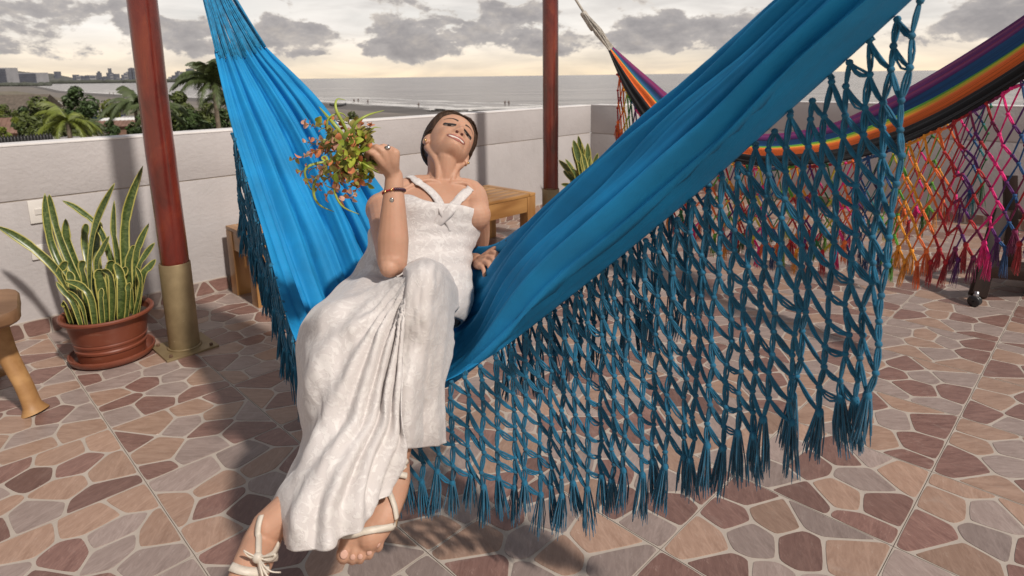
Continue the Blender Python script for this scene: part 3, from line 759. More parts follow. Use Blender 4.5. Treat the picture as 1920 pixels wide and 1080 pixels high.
for x, y, lb in ((206, 178, 'bather standing at the water edge left of the red pole, nearest the blue house'), (213, 178, 'second bather at the water edge, right beside the first'), (230, 179.5, 'bather alone at the water edge near the red pole'), (664, 194, 'bather in the surf left above the bouquet'), (672, 193, 'bather in the surf beside the first one above the bouquet'), (690, 196, 'bather standing in the foam, between bouquet and the woman'), (785, 203, 'bather standing in the foam just left of the woman'), (947, 199, 'left one of two swimmers standing far out above the woman'), (954, 199, 'right one of two swimmers standing far out above the woman')):
    bather(x, y, 1.7, lb)
p = WZ(634, 199.5, SEA + 0.4); bt = empty('boat', p, 'small dark rowing boat drawn up on the sand beyond the hammock', 'boat', None, 0.3)
hull = []
for i in range(13):
    s_ = -1 + 2 * i / 12; w = 0.75 * (1 - abs(s_) ** 2.2) + 0.02; z0 = 0.35 * s_ * s_
    hull.append([(s_ * 2.6, w * math.sin(a), 0.75 + z0 - (0.75) * (math.cos(a) ** 0.7 if abs(a) < PI / 2 - 1e-6 else 0)) for a in [-PI / 2 + PI * j / 8 for j in range(9)]])
o = MB().grid([[Vector(q) for q in r] for r in hull]).build('hull', simple('boat_paint', (0.06, 0.06, 0.065), 0.6, 0.2), bt); solid(o, 0.06)
for x in (-0.9, 0.7): MB().box((x, 0, 0.62), (0.3, 1.3, 0.05)).build('thwart', M['bark'], bt, False)
# ================================================================== FURNITURE AND PLANTS
def plank_wood(name, dark, light, rough=0.42, coat=0.15):
    t = NT(name); oi = t.new('ShaderNodeObjectInfo'); v = t.coord('Object', (1.2, 16, 16))
    n = t.noise(v, 1.6, 8, 0.62, 1.0); w = t.wave(v, 0.5, 5.0, 3, 1.2)
    c = t.ramp(t.mix(0.45, n, w), [(0.2, dark), (0.8, light)])
    hv = t.new('ShaderNodeHueSaturation'); t.l.new(c, hv.inputs['Color']); t.l.new(t.math('ADD', t.math('MULTIPLY', oi.outputs['Random'], 0.3), 0.85), hv.inputs['Value'])
    return t.done(hv.outputs[0], rough, t.bump(n, 0.12, 0.003), Coat_Weight=coat)
M['teak'] = plank_wood('teak', (0.235, 0.105, 0.030), (0.42, 0.22, 0.075))
M['log'] = plank_wood('carved_log', (0.27, 0.135, 0.048), (0.44, 0.25, 0.10), 0.55, 0.05)
M['log_top'] = plank_wood('slab_wood', (0.15, 0.075, 0.035), (0.30, 0.165, 0.085), 0.55, 0.05)
M['dark_wood'] = plank_wood('dark_wood', (0.010, 0.005, 0.004), (0.024, 0.012, 0.009), 0.55, 0.0)
M['dark_wood'].node_tree.nodes['Principled BSDF'].inputs['Specular IOR Level'].default_value = 0.12
def stool(corner, la, lb, h, label):
    """Slatted square stool; corner = its corner nearest the viewer's right, la along the wall, lb towards the wall."""
    root = empty('wooden_stool', corner, label, 'stool', 'slatted wooden stools along the wall')
    R = Matrix((A45, -B45, Vector((0, 0, 1)))).transposed()
    def part(nm, x0, x1, y0, y1, z0, z1, long_y=False, bev=0.003):
        sz = (abs(x1 - x0), abs(y1 - y0), z1 - z0)
        # the grain runs along local X
        if nm == 'leg': mb = MB().box((0, 0, 0), (sz[2], sz[1], sz[0]), None, 0, bev); Q = R @ Matrix.Rotation(PI / 2, 3, 'Y')
        elif long_y: mb = MB().box((0, 0, 0), (sz[1], sz[0], sz[2]), None, 0, bev); Q = R @ Matrix.Rotation(PI / 2, 3, 'Z')
        else: mb = MB().box((0, 0, 0), sz, None, 0, bev); Q = R
        o = mb.build(nm, M['teak'], root, False); o.location = R @ Vector(((x0 + x1) / 2, (y0 + y1) / 2, (z0 + z1) / 2)); o.rotation_euler = Q.to_euler()
        autosmooth(o, 30)
    lw = 0.085
    for x in (-lw, -la):
        for y in (0, lb - lw):
            part('leg', x, x + lw, y, y + lw, 0, h - 0.001)
    ap = 0.115
    part('apron', -la + lw + 0.001, -lw - 0.001, 0.004, 0.032, h - ap, h - 0.001); part('apron', -la + lw + 0.001, -lw - 0.001, lb - 0.032, lb - 0.004, h - ap, h - 0.001)
    part('apron', -0.032, -0.004, lw + 0.001, lb - lw - 0.001, h - ap, h - 0.001, True); part('apron', -la + 0.004, -la + 0.032, lw + 0.001, lb - lw - 0.001, h - ap, h - 0.001, True)
    n = 6; gap = 0.008; w = (lb - gap * (n - 1)) / n
    part('slat', -0.06, 0, 0.0, lb, h + 0.0005, h + 0.0225, True); part('slat', -la, -la + 0.06, 0.0, lb, h + 0.0005, h + 0.0225, True)
    for i in range(n): part('slat', -la + 0.064, -0.064, i * (w + gap), i * (w + gap) + w, h, h + 0.022)
    return root
cr = WZ(1004, 361, 0.42); cr.z = 0
stool(cr, 0.60, 0.52, 0.398, 'slatted wooden stool standing behind the woman\'s shoulder')
cl = WZ(485, 578)
stool(cl + A45 * 0.50, 0.50, 0.38, 0.40, 'slatted wooden stool half hidden behind the left fringe of the blue hammock')

# ---- rustic seat at the left edge
tb = WZ(66, 772); tb_root = empty('rustic_stool', tb, 'carved log stool with a thick slab top and splayed leg at the left picture edge', 'stool')
top_c = WZ(-10, 545, 0.455) - tb
mb = MB(); ring = []
for k_ in range(40):
    a = 2 * PI * k_ / 40; r_ = 0.25 * (abs(math.cos(a)) ** 6 + abs(math.sin(a)) ** 6) ** (-1 / 6) * (1 + 0.03 * vnoise(a * 2, 4))
    ring.append((r_ * math.cos(a) * 1.0, r_ * math.sin(a) * 0.8))
prof = [(0.96, -0.052), (1.0, -0.042), (1.0, -0.008), (0.975, 0.0)]
Rz = Matrix.Rotation(math.radians(38), 3, 'Z')
hx = Vector((-0.17, 0.10, 0))
ctr = WZ(30, 560, 0.455) - tb + Rz @ Vector((-0.24, 0.0, 0))
rows = [[Rz @ Vector((x * s_, y * s_, z)) + ctr for x, y in ring] for s_, z in prof]
mb.grid(rows, 0, True); b0 = len(mb.v); n = 40
mb.f.append(tuple(range(n - 1, -1, -1))); mb.m.append(0); mb.f.append(tuple(range(3 * n, 4 * n))); mb.m.append(0)
autosmooth(mb.build('seat', M['log_top'], tb_root), 40)
def leg_to(foot, topp, nm='leg'):
    mb = MB(); P = [topp, topp * 0.6 + foot * 0.4 + Vector((-0.012, 0, 0)), topp * 0.28 + foot * 0.72, topp * 0.08 + foot * 0.92, foot]
    mb.tube(spline([Vector(p) for p in P], 14), list(np.interp(np.linspace(0, 1, 14), [0, 0.45, 0.75, 0.92, 1.0], [0.042, 0.034, 0.035, 0.050, 0.055])), 18, 0, True, 0.8)
    o = mb.build(nm, M['log'], tb_root); autosmooth(o, 60)
leg_to(Vector((0, 0, 0.0)), WZ(-14, 585, 0.41) - tb)
leg_to(Vector((-0.42, -0.16, 0)), ctr + Vector((-0.13, -0.1, -0.05)))
leg_to(Vector((-0.42, 0.30, 0)), ctr + Vector((-0.12, 0.10, -0.05)))
leg_to(Vector((-0.62, 0.06, 0)), ctr + Vector((-0.2, 0.02, -0.05)))

# ---- snake plants
t = NT('snake_leaf'); v = t.coord('Object', (1, 1, 1))
uvn = t.new('ShaderNodeUVMap'); sp = t.new('ShaderNodeSeparateXYZ'); t.l.new(uvn.outputs[0], sp.inputs[0])
oi = t.new('ShaderNodeObjectInfo')
bv = t.new('ShaderNodeCombineXYZ'); t.l.new(t.math('MULTIPLY', sp.outputs[0], 1.5), bv.inputs[0]); t.l.new(t.math('ADD', t.math('MULTIPLY', sp.outputs[1], 40.0), t.math('MULTIPLY', oi.outputs['Random'], 50.0)), bv.inputs[1])
bands = t.noise(bv.outputs[0], 0.9, 6, 0.68, 1.2)
g = t.ramp(bands, [(0.38, (0.022, 0.045, 0.012)), (0.52, (0.070, 0.105, 0.026)), (0.64, (0.130, 0.160, 0.050))])
yl = t.ramp(t.noise(v, 9, 4), [(0.3, (0.34, 0.30, 0.065)), (0.7, (0.50, 0.45, 0.14))])
ed = t.math('ABSOLUTE', t.math('SUBTRACT', sp.outputs[0], 0.5))
wob = t.math('ADD', ed, t.math('MULTIPLY', t.math('SUBTRACT', t.noise(bv.outputs[0], 0.5, 3), 0.5), 0.08))
c = t.mix(t.ramp(wob, [(0.375, (0, 0, 0)), (0.40, (1, 1, 1))]), g, yl)
M['snake'] = t.done(c, 0.34, None)
def blade(path, w, root, twist=0.0, cup=0.22, face=None, n=16):
    path = [Vector(p) for p in path]; P = spline(path, n); rows = []; uv = []
    f0 = face if face is not None else Vector((0, -1, 0))
    for i, p in enumerate(P):
        s_ = i / (n - 1); T = (P[min(i + 1, n - 1)] - P[max(i - 1, 0)]).normalized()
        sd_ = T.cross(f0).normalized(); sd_ = Quaternion(T, twist * s_ + 0.12 * math.sin(s_ * 7 + w * 900)) @ sd_; nr = sd_.cross(T)
        ww = w * (0.55 + 0.45 * math.sin(PI * min(1, s_ * 1.25 + 0.1)) if s_ < 0.55 else 1.0) * (1 - max(0, (s_ - 0.62) / 0.38) ** 2.2) + 0.0006
        rows.append([p + sd_ * (x * ww / 2) + nr * (-cup * ww * (1 - x * x)) for x in (-1, -0.8, -0.4, 0, 0.4, 0.8, 1)]); uv.append([((x + 1) / 2, s_) for x in (-1, -0.8, -0.4, 0, 0.4, 0.8, 1)])
    mb = MB().grid(rows); o = mb.build('leaf', M['snake'], root); me = o.data
    ul = me.uv_layers.new(name='UVMap'); flat = [q for r in uv for q in r]
    for l in me.loops: ul.data[l.index].uv = flat[l.vertex_index]
    solid(o, 0.0022); return o
t = NT('terracotta'); v = t.coord('Object'); n = t.noise(v, 5, 6)
c = t.ramp(n, [(0.3, (0.155, 0.040, 0.021)), (0.7, (0.205, 0.057, 0.030))])
dust = t.ramp(t.noise(t.coord('Object', (4, 4, 14)), 3.0, 7, 0.7), [(0.56, (0, 0, 0)), (0.74, (1, 1, 1))])
c = t.mix(t.math('MULTIPLY', dust, 0.28), c, (0.36, 0.22, 0.16))
M['terracotta'] = t.done(c, 0.38, t.bump(n, 0.06, 0.004))
M['soil'] = simple('soil', (0.035, 0.024, 0.016), 0.95, 0.4, 30, 0.8, 60)
pc = WZ(213, 667)
sauc = empty('plant_saucer', pc, 'round terracotta saucer on the floor under the snake plant pot', 'saucer')
autosmooth(MB().lathe([(0.0, 0.0), (0.150, 0.0), (0.168, 0.012), (0.178, 0.034), (0.176, 0.040), (0.170, 0.040), (0.160, 0.020), (0.145, 0.012), (0.0, 0.012)], 56).build('dish', M['terracotta'], sauc), 50)
pot = empty('potted_plant', pc + Vector((0, 0, 0.0125)), 'variegated snake plant with many blades in a terracotta pot near the left pole', 'potted plant')
prof = [(0.0, 0.0), (0.128, 0.0), (0.136, 0.006), (0.141, 0.048), (0.146, 0.052), (0.1475, 0.062), (0.143, 0.067), (0.146, 0.080), (0.150, 0.084), (0.151, 0.093), (0.147, 0.097), (0.164, 0.172), (0.168, 0.190), (0.172, 0.196), (0.186, 0.199), (0.192, 0.206), (0.192, 0.214), (0.187, 0.219), (0.178, 0.218), (0.170, 0.208), (0.150, 0.10), (0.0, 0.10)]
autosmooth(MB().lathe(prof, 72).build('pot', M['terracotta'], pot), 28)
MB().lathe([(0.0, 0.182)] + [(r_, 0.18 + 0.004 * vnoise(r_ * 60, 3)) for r_ in (0.05, 0.1, 0.15, 0.165)], 32).build('soil', M['soil'], pot)
pl0 = pot.location.copy(); pd = (pl0 - Vector((0, 0, EYE))).dot(Vector((0, math.cos(PITCH), -math.sin(PITCH))))
def PXP(x, y, dd=0.0): return W(x, y, pd - 0.03 + dd) - pl0
def hero(pts, w, twist=0.0, face=None, dd=0.0): blade([PXP(x, y, dd + q) for x, y, q in pts], w, pot, twist, face=face)
H_ = [([(140, 560, 0.02), (112, 515, 0.0), (70, 472, -0.02), (28, 442, -0.05), (-6, 424, -0.08)], 0.052, 0.3, 0),
      ([(125, 560, .05), (105, 480, .05), (88, 415, .05), (84, 362, .05)], 0.046, 0.4, .05), ([(138, 560, .08), (120, 470, .08), (98, 400, .1), (92, 364, .1)], 0.05, -0.2, .05),
      ([(165, 570, .0), (168, 480, .0), (182, 410, .0), (215, 343, -.02)], 0.050, 0.5, .04), ([(238, 560, .0), (234, 460, .02), (240, 390, .02), (268, 311, .02)], 0.056, 0.35, .02),
      ([(222, 505, .06), (192, 440, .05), (150, 395, .04), (117, 376, .03)], 0.036, 0.7, .03), ([(226, 540, .0), (218, 470, .0), (212, 430, .0), (214, 376, .0)], 0.050, -.4, .05),
      ([(248, 545, -.0), (254, 490, .0), (262, 455, .0), (279, 419, .02)], 0.042, .3, .03), ([(252, 545, -.02), (258, 510, -.02), (272, 478, -.01), (290, 455, 0)], 0.04, .5, 0.0), ([(258, 548, -.04), (266, 520, -.04), (280, 500, -.03), (292, 486, -.02)], 0.045, .2, 0),
      ([(150, 560, .1), (132, 470, .1), (124, 440, .1), (123, 410, .1)], 0.05, .2, .05), ([(183, 540, .1), (180, 470, .1), (184, 430, .1), (187, 415, .1)], 0.05, .1, .05), ([(165, 540, .12), (160, 470, .12), (160, 430, .12), (164, 420, .12)], 0.045, .1, .05),
      ([(190, 560, -.0), (180, 500, .0), (190, 470, .0), (205, 442, .0)], 0.046, .4, .02), ([(160, 575, -.05), (158, 530, -.06), (152, 500, -.06), (160, 490, -.06)], 0.058, .2, 0),
      ([(196, 580, -.08), (190, 540, -.09), (186, 515, -.1), (190, 505, -.1)], 0.062, .1, 0), ([(206, 590, -.1), (210, 550, -.11), (205, 515, -.12), (190, 508, -.1)], 0.055, -.3, 0), ([(222, 580, -.08), (228, 540, -.1), (224, 512, -.1), (215, 494, -.1)], 0.056, .3, 0),
      ([(236, 578, -.09), (240, 555, -.1), (240, 540, -.1), (244, 530, -.1)], 0.042, .2, 0), ([(176, 596, -.12), (170, 560, -.13), (150, 535, -.13), (120, 526, -.12)], 0.04, .4, 0), ([(150, 596, -.12), (138, 570, -.13), (118, 545, -.13), (105, 528, -.12)], 0.03, .2, 0),
      ([(190, 596, -.13), (189, 570, -.14), (189, 552, -.14), (191, 540, -.14)], 0.04, .1, 0), ([(130, 592, -.1), (122, 575, -.12), (118, 570, -.12), (116, 568, -.12)], 0.05, .1, 0), ([(160, 598, -.13), (154, 575, -.14), (140, 555, -.14), (126, 545, -.14)], 0.026, .2, 0),
      ([(250, 570, -.05), (262, 545, -.06), (262, 520, -.06), (254, 500, -.06)], 0.04, .3, 0), ([(245, 560, .02), (240, 500, .03), (248, 470, .03), (252, 460, .03)], 0.045, .3, 0), ([(205, 560, .05), (205, 510, .06), (208, 495, .06), (210, 488, .06)], 0.05, .3, 0), ([(120, 570, 0), (112, 520, .0), (118, 500, 0), (126, 490, 0)], 0.05, .3, 0), ([(140, 580, -.08), (136, 540, -.08), (132, 520, -.08), (128, 508, -.08)], 0.05, .2, 0), ([(212, 570, .0), (222, 530, 0), (232, 510, 0), (236, 500, 0)], 0.05, .2, 0), ([(232, 560, .05), (226, 520, .05), (220, 500, .05), (222, 494, .05)], 0.05, .2, 0)]
rs = random.Random(5)
for pts, w, tw, dd in H_:
    f = Vector((rs.uniform(-0.6, 0.6), -1, rs.uniform(-0.1, 0.2))).normalized()
    q0 = PXP(*pts[0][:2], dd + pts[0][2]); r_ = math.hypot(q0.x, q0.y)
    fx = Vector((q0.x * min(1, 0.14 / max(r_, 1e-4)), q0.y * min(1, 0.14 / max(r_, 1e-4)), 0.18))
    blade([fx] + [PXP(x, y, dd + q) for x, y, q in pts[1:]], w * 0.74, pot, tw, face=f)
# second snake plant by the far corner
p2 = Vector((0.70, 5.55, 0))
pot2 = empty('potted_plant', p2, 'snake plant standing in the wall corner behind the blue hammock', 'potted plant')
autosmooth(MB().lathe([(a * 0.8, b * 0.95) for a, b in prof], 48).build('pot', M['terracotta'], pot2), 28)
MB().lathe([(0.0, 0.17), (0.08, 0.172), (0.13, 0.17)], 24).build('soil', M['soil'], pot2)
d2 = (p2 - Vector((0, 0, EYE))).dot(Vector((0, math.cos(PITCH), -math.sin(PITCH)))) - 0.05
for x, y, w, lean in ((1084, 254, .045, 10), (1075, 262, .06, -4), (1091, 267, .055, 2), (1102, 268, .055, 6), (1072, 275, .05, -8), (1048, 300, .05, -24), (1121, 287, .05, 14), (1138, 292, .045, 22), (1060, 298, .04, -10), (1092, 288, .07, 0), (1107, 292, .05, 8), (1056, 320, .05, -16), (1080, 300, .05, -2), (1112, 312, .05, 10), (1070, 315, .05, -4), (1098, 310, .05, 4), (1130, 305, .04, 18), (1052, 345, .04, -14)):
    tip = W(x, y, d2 + rs.uniform(-0.08, 0.08)) - p2; b_ = Vector((lean * 0.004, rs.uniform(-0.07, 0.07), 0.165))
    mid = b_ * 0.45 + tip * 0.55 + Vector((-lean * 0.0012, 0, 0.03))
    blade([b_, mid, tip], w * 1.15, pot2, rs.uniform(-.5, .5), face=Vector((rs.uniform(-.6, .6), -1, 0)).normalized())

# ---- dark folding stand at the right edge
cp = WZ(1826, 574)
st = empty('folding_stand', cp, 'dark wooden stand on castors behind the rainbow fringe at the right edge', 'stand')
D0 = (cp - Vector((0, 0, EYE))).dot(Vector((0, math.cos(PITCH), -math.sin(PITCH))))
def SP(x, y, dd=0.0): return W(x, y, D0 + dd) - cp
def beam(nm, a, b, w, h, parent=st, up=Vector((0, 0, 1))):
    d_ = (b - a); L = d_.length; T = d_ / L; s_ = T.cross(up).normalized(); u_ = s_.cross(T)
    R = Matrix((T, s_, u_)).transposed()
    o = MB().box((0, 0, 0), (L, w, h), None, 0, 0.004).build(nm, M['dark_wood'], parent, False); o.location = (a + b) / 2; o.rotation_euler = R.to_euler(); autosmooth(o, 30); return o
M['caster'] = simple('black_rubber', (0.02, 0.02, 0.022), 0.35, 0.2); M['steel'] = simple('steel', (0.45, 0.45, 0.46), 0.3, 0.1, Metallic=1.0)
beam('leg', SP(1832, 556), SP(1878, 395, 0.12), 0.045, 0.075, up=Vector((0, -1, 0)))
beam('leg', SP(2075, 600, 0.1), SP(2020, 395, 0.25), 0.045, 0.075, up=Vector((0, -1, 0)))
beam('crossbar', SP(1845, 508, 0.03), SP(2060, 528, 0.14), 0.085, 0.055)
beam('shelf', SP(1862, 500, 0.2), SP(2060, 512, 0.36), 0.26, 0.02)
beam('post', SP(1896, 505, 0.16), SP(1894, 330, 0.2), 0.06, 0.06, up=Vector((0, -1, 0)))
beam('rail', SP(1872, 400, 0.16), SP(2035, 410, 0.3), 0.05, 0.05)
w_ = empty('castor', (0, 0, 0)); w_.parent = st
ax = Vector((0.8, 0.55, 0)).normalized(); Aw = Matrix((Vector((0, 0, 1)).cross(ax), Vector((0, 0, 1)), ax)).transposed()
for dx in (-0.011, 0.011):
    MB().lathe([(0.004, -0.009), (0.027, -0.009), (0.031, -0.005), (0.031, 0.005), (0.027, 0.009), (0.004, 0.009)], 24, Vector((0, 0, 0.031)) + ax * dx, 0, False, False, Aw).build('wheel', M['caster'], w_, True)
MB().tube([Vector((0, 0, 0.031)), Vector((0.004, 0.0, 0.062)), Vector((0.006, 0, 0.085))], [0.010, 0.014, 0.012], 10).build('fork', M['steel'], w_)
# ================================================================== HAMMOCKS
def cloth_mat(name, c, weave=260.0, sheen=0.15, stitch=0.0):
    t = NT(name); uvn = t.new('ShaderNodeUVMap'); v = uvn.outputs[0]
    mp = t.new('ShaderNodeMapping'); mp.inputs['Scale'].default_value = (1, 1, 1); t.l.new(v, mp.inputs[0])
    ribs = t.wave(mp.outputs[0], weave / 6.283, 0.6, 1, 8.0, 'SIN', 'X')
    n = t.noise(t.coord('Object'), 7, 5)
    lo = tuple(q * 0.82 for q in c); hi = tuple(min(1, q * 1.15) for q in c)
    cc = t.ramp(n, [(0.3, lo), (0.7, hi)])
    nm = t.bump(ribs, 0.45, 0.0012)
    if stitch:
        m2 = t.new('ShaderNodeMapping'); m2.inputs['Scale'].default_value = (22, 85, 1); t.l.new(v, m2.inputs[0])
        st_ = t.ramp(t.noise(m2.outputs[0], 1.6, 3, 0.6), [(0.50, (0, 0, 0)), (0.60, (1, 1, 1))])
        m3 = t.new('ShaderNodeMapping'); m3.inputs['Scale'].default_value = (2.2, 3.0, 1); t.l.new(v, m3.inputs[0])
        patch = t.ramp(t.noise(m3.outputs[0], 1.5, 3), [(0.49, (0, 0, 0)), (0.56, (1, 1, 1))])
        hh = t.math('MULTIPLY', st_, patch); nm = t.bump(hh, stitch, 0.004, nm)
        cc = t.mix(t.math('MULTIPLY', hh, 0.05), cc, tuple(q * 0.35 for q in c))
    return t.done(cc, 0.75, nm, Sheen_Weight=sheen, Sheen_Roughness=0.4)
BLUE = (0.001, 0.225, 0.500)
M['blue_cloth'] = cloth_mat('blue_cloth', BLUE, 700.0, 0.0, 0.16)
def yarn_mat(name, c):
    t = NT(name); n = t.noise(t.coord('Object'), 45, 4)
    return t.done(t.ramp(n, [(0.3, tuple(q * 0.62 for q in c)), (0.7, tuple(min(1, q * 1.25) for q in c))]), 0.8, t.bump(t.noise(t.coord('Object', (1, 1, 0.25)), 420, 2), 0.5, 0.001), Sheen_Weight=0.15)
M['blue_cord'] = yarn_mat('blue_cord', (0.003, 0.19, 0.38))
M['blue_yarn_shaded'] = yarn_mat('blue_yarn_shaded', (0.003, 0.112, 0.210))  # fringe yarn: the hammock blue darkened, with the net's shade put into the colour

ST = [  # near edge (px, py, depth), far edge, sag
    ((404, 110, 2.34), (500, 90, 2.46), 0.03), ((439, 260, 2.14), (597, 186, 2.40), 0.07), ((490, 430, 1.96), (672, 290, 2.34), 0.13), ((556, 645, 1.74), (745, 385, 2.26), 0.185),
    ((660, 760, 1.56), (830, 440, 2.12), 0.20), ((838, 716, 1.42), (912, 462, 1.86), 0.12), ((1000, 606, 1.31), (1000, 412, 1.58), 0.0), ((1250, 402, 1.13), (1160, 298, 1.36), -0.035),
    ((1470, 205, 0.98), (1330, 156, 1.18), -0.035), ((1692, 0, 0.85), (1490, 16, 1.04), -0.035), ((1850, -160, 0.74), (1640, -130, 0.88), 0.02)]
NE = [W(*a) for a, b, s in ST]; FE = [W(*b) for a, b, s in ST]; SG = [Vector((s, 0, 0)) for a, b, s in ST]
NS = len(ST) - 1
RING_L, RING_R = W(352, -135, 2.62), W(1990, -330, 0.58)
def ham_pt(s_, v):
    """Point of the blue cloth: s_ along the hammock 0..NS, v across it, near edge 0 to far edge 1."""
    a, b, sg = crom(NE, s_), crom(FE, s_), crom(SG, s_).x
    c = (a + b) / 2 - Vector((0, 0, 2 * sg))
    return a * (1 - v) ** 2 + c * 2 * v * (1 - v) + b * v * v
def ham_nrm(s_, v):
    e = 0.02; du = ham_pt(min(NS, s_ + e), v) - ham_pt(max(0, s_ - e), v); dv = ham_pt(s_, min(1, v + e)) - ham_pt(s_, max(0, v - e))
    return du.cross(dv).normalized()
def pleat(s_, v):
    x = v + 0.02 * math.sin(s_ * 1.1 + v * 5) + 0.012 * vnoise(s_ * 0.9, v * 6, 2)
    ph = x * 2 * PI
    roll = lambda f, o: 1.0 - 2.0 * abs(math.sin(PI * (x * f + o))) ** 0.62
    p = -0.62 * roll(5.2, 0.20 + 0.05 * vnoise(s_ * 0.7, 5)) - 0.30 * roll(8.1, 0.45 + 0.08 * vnoise(s_ * 0.6, 3)) - 0.10 * math.sin(ph * 15 + 2.0 + vnoise(s_ * 0.8, 8)) + 0.25 * vnoise(s_ * 1.2, v * 5, 9)
    mid = 1 - 0.62 * math.exp(-((s_ - 4.3) / 1.0) ** 2)          # pulled smooth under the sitter
    amp = np.interp(s_, [0, 1, 2, 3.4, 4.5, 5.4, 6.3, 8, 9, 10], [0.018, 0.036, 0.046, 0.042, 0.024, 0.040, 0.050, 0.047, 0.037, 0.018])
    return p * amp * mid
def cloth_pt(s_, v):
    p = ham_pt(s_, v) + ham_nrm(s_, v) * (NSGN * pleat(s_, v) * min(1, 0.12 + 6 * min(v, 1 - v)))
    if v < 0.14: p = p + Vector((0.5, 0.85, -0.05)) * ((0.14 - v) / 0.14) ** 1.2 * 0.12 * float(np.interp(s_, [4.6, 5.8, 10], [0, 1, 1]))   # the hem curls under
    return p
NSGN = 1.0 if ham_nrm(7.0, 0.5).dot(Vector((0, 0, EYE)) - ham_pt(7.0, 0.5)) > 0 else -1.0   # folds bulge towards the open side
hm = empty('hammock', ham_pt(4.4, 0.5), 'large turquoise blue woven hammock with knotted fringe, the woman sitting in it', 'hammock')
h0 = hm.location.copy()
NU, NV = 230, 120; rows = []; uvs = []
for i in range(NU + 1):
    s_ = NS * i / NU; row = []
    for j in range(NV + 1):
        v = j / NV; p = cloth_pt(s_, v)
        if s_ < 0.22: p = p + (RING_L - p).normalized() * (-(0.22 - s_)) * 0.0 + (RING_L - p).normalized() * (0.05 * (0.5 + 0.5 * math.sin(v * 62)) * (0.22 - s_) / 0.22)
        row.append(p - h0); uvs.append((s_ * 0.30, v))
    rows.append(row)
o = MB().grid(rows).build('cloth', M['blue_cloth'], hm)
ul = o.data.uv_layers.new(name='UVMap')
for l in o.data.loops: ul.data[l.index].uv = uvs[l.vertex_index]
solid(o, 0.0022); cloth_obj = o
# gathered cords from the cloth ends to the rings
rs = random.Random(21)
for end, ring_, s_ in (('left', RING_L, 0.0), ('right', RING_R, float(NS))):
    for kk in range(64):
        v = (kk + 0.5) / 64; a = ham_pt(s_, v) + ham_nrm(s_, v) * NSGN * pleat(s_, v) + (Vector((0, 0, 0)) if s_ else (RING_L - ham_pt(0, v)).normalized() * 0.03 * (0.5 + 0.5 * math.sin(v * 62)))
        g = round(v * 9) / 9; mid = a * 0.45 + ring_ * 0.55 + (ham_pt(s_, g) - ham_pt(s_, v)) * 0.42 + Vector((rs.uniform(-1, 1), rs.uniform(-1, 1), rs.uniform(-1, 1))) * 0.006
        e = ring_ + Vector((rs.uniform(-1, 1), rs.uniform(-1, 1), rs.uniform(-1, 1))) * 0.012
        MB().tube([q - h0 for q in spline([a, mid, e], 7)], 0.0036, 5).build('end_cord', M['blue_cord'], hm)
hook_l = Vector((PL.x + 0.03, PL.y - 0.05, RING_L.z + 0.35))
M['rope'] = yarn_mat('rope', (0.42, 0.38, 0.33))
MB().tube([q - h0 for q in (RING_L, (RING_L + hook_l) / 2, hook_l)], 0.008, 8).build('rope', M['rope'], hm)
MB().tube([q - h0 for q in (RING_R, RING_R + (RING_R - NE[8]).normalized() * 0.5)], 0.008, 8).build('rope', M['rope'], hm)

# ---- knotted fringes
def cord(mb, a, b, sag, r, mi, n=5, side=None, ply=2, sp=0.0035, rs=rnd):
    ax_ = (b - a); sdv = side if side is not None else ax_.cross(Vector((0, 1, 0))).normalized()
    for k_ in range(ply):
        off = sdv * sp * (k_ - (ply - 1) / 2) * 2; j1 = rs.uniform(0.5, 1.3)
        P = [a, a * 0.72 + b * 0.28 + off * j1 + Vector((0, 0, -sag * 0.8)), a * 0.35 + b * 0.65 + off * j1 + Vector((0, 0, -sag * rs.uniform(0.6, 1.1))), b]
        mb.tube(spline(P, n), r, 4, mi, False)
def tassel(mb, p, L, r_top, rs, mi=0, strands=11, sw=Vector((0, 0, 0)), r=0.0014):
    for k_ in range(strands):
        a = rs.uniform(0, 2 * PI); rr_ = r_top * math.sqrt(rs.random()); ll = L * rs.uniform(0.82, 1.08)
        q = p + Vector((math.cos(a) * rr_ * 0.4, math.sin(a) * rr_ * 0.4, 0.004))
        m_ = p + Vector((math.cos(a) * rr_ * 1.0, math.sin(a) * rr_ * 1.0, -ll * 0.5)) + sw * 0.4
        e = p + Vector((math.cos(a) * rr_ * 1.25 + rs.uniform(-1, 1) * 0.004, math.sin(a) * rr_ * 1.25 + rs.uniform(-1, 1) * 0.004, -ll)) + sw
        mb.tube([q, q * 0.4 + m_ * 0.6 , m_, m_ * 0.4 + e * 0.6, e], [r * 1.3, r * 1.2, r * 1.1, r, r * 0.5], 3, mi, False)
def resample(fn, s0, s1, step):
    out = []; N = 600; acc = step; last = fn(s0); out.append((s0, last))
    d_ = 0
    for i in range(1, N + 1):
        s_ = s0 + (s1 - s0) * i / N; p = fn(s_); d_ += (p - last).length; last = p
        if d_ >= step: out.append((s_, p)); d_ = 0
    return out
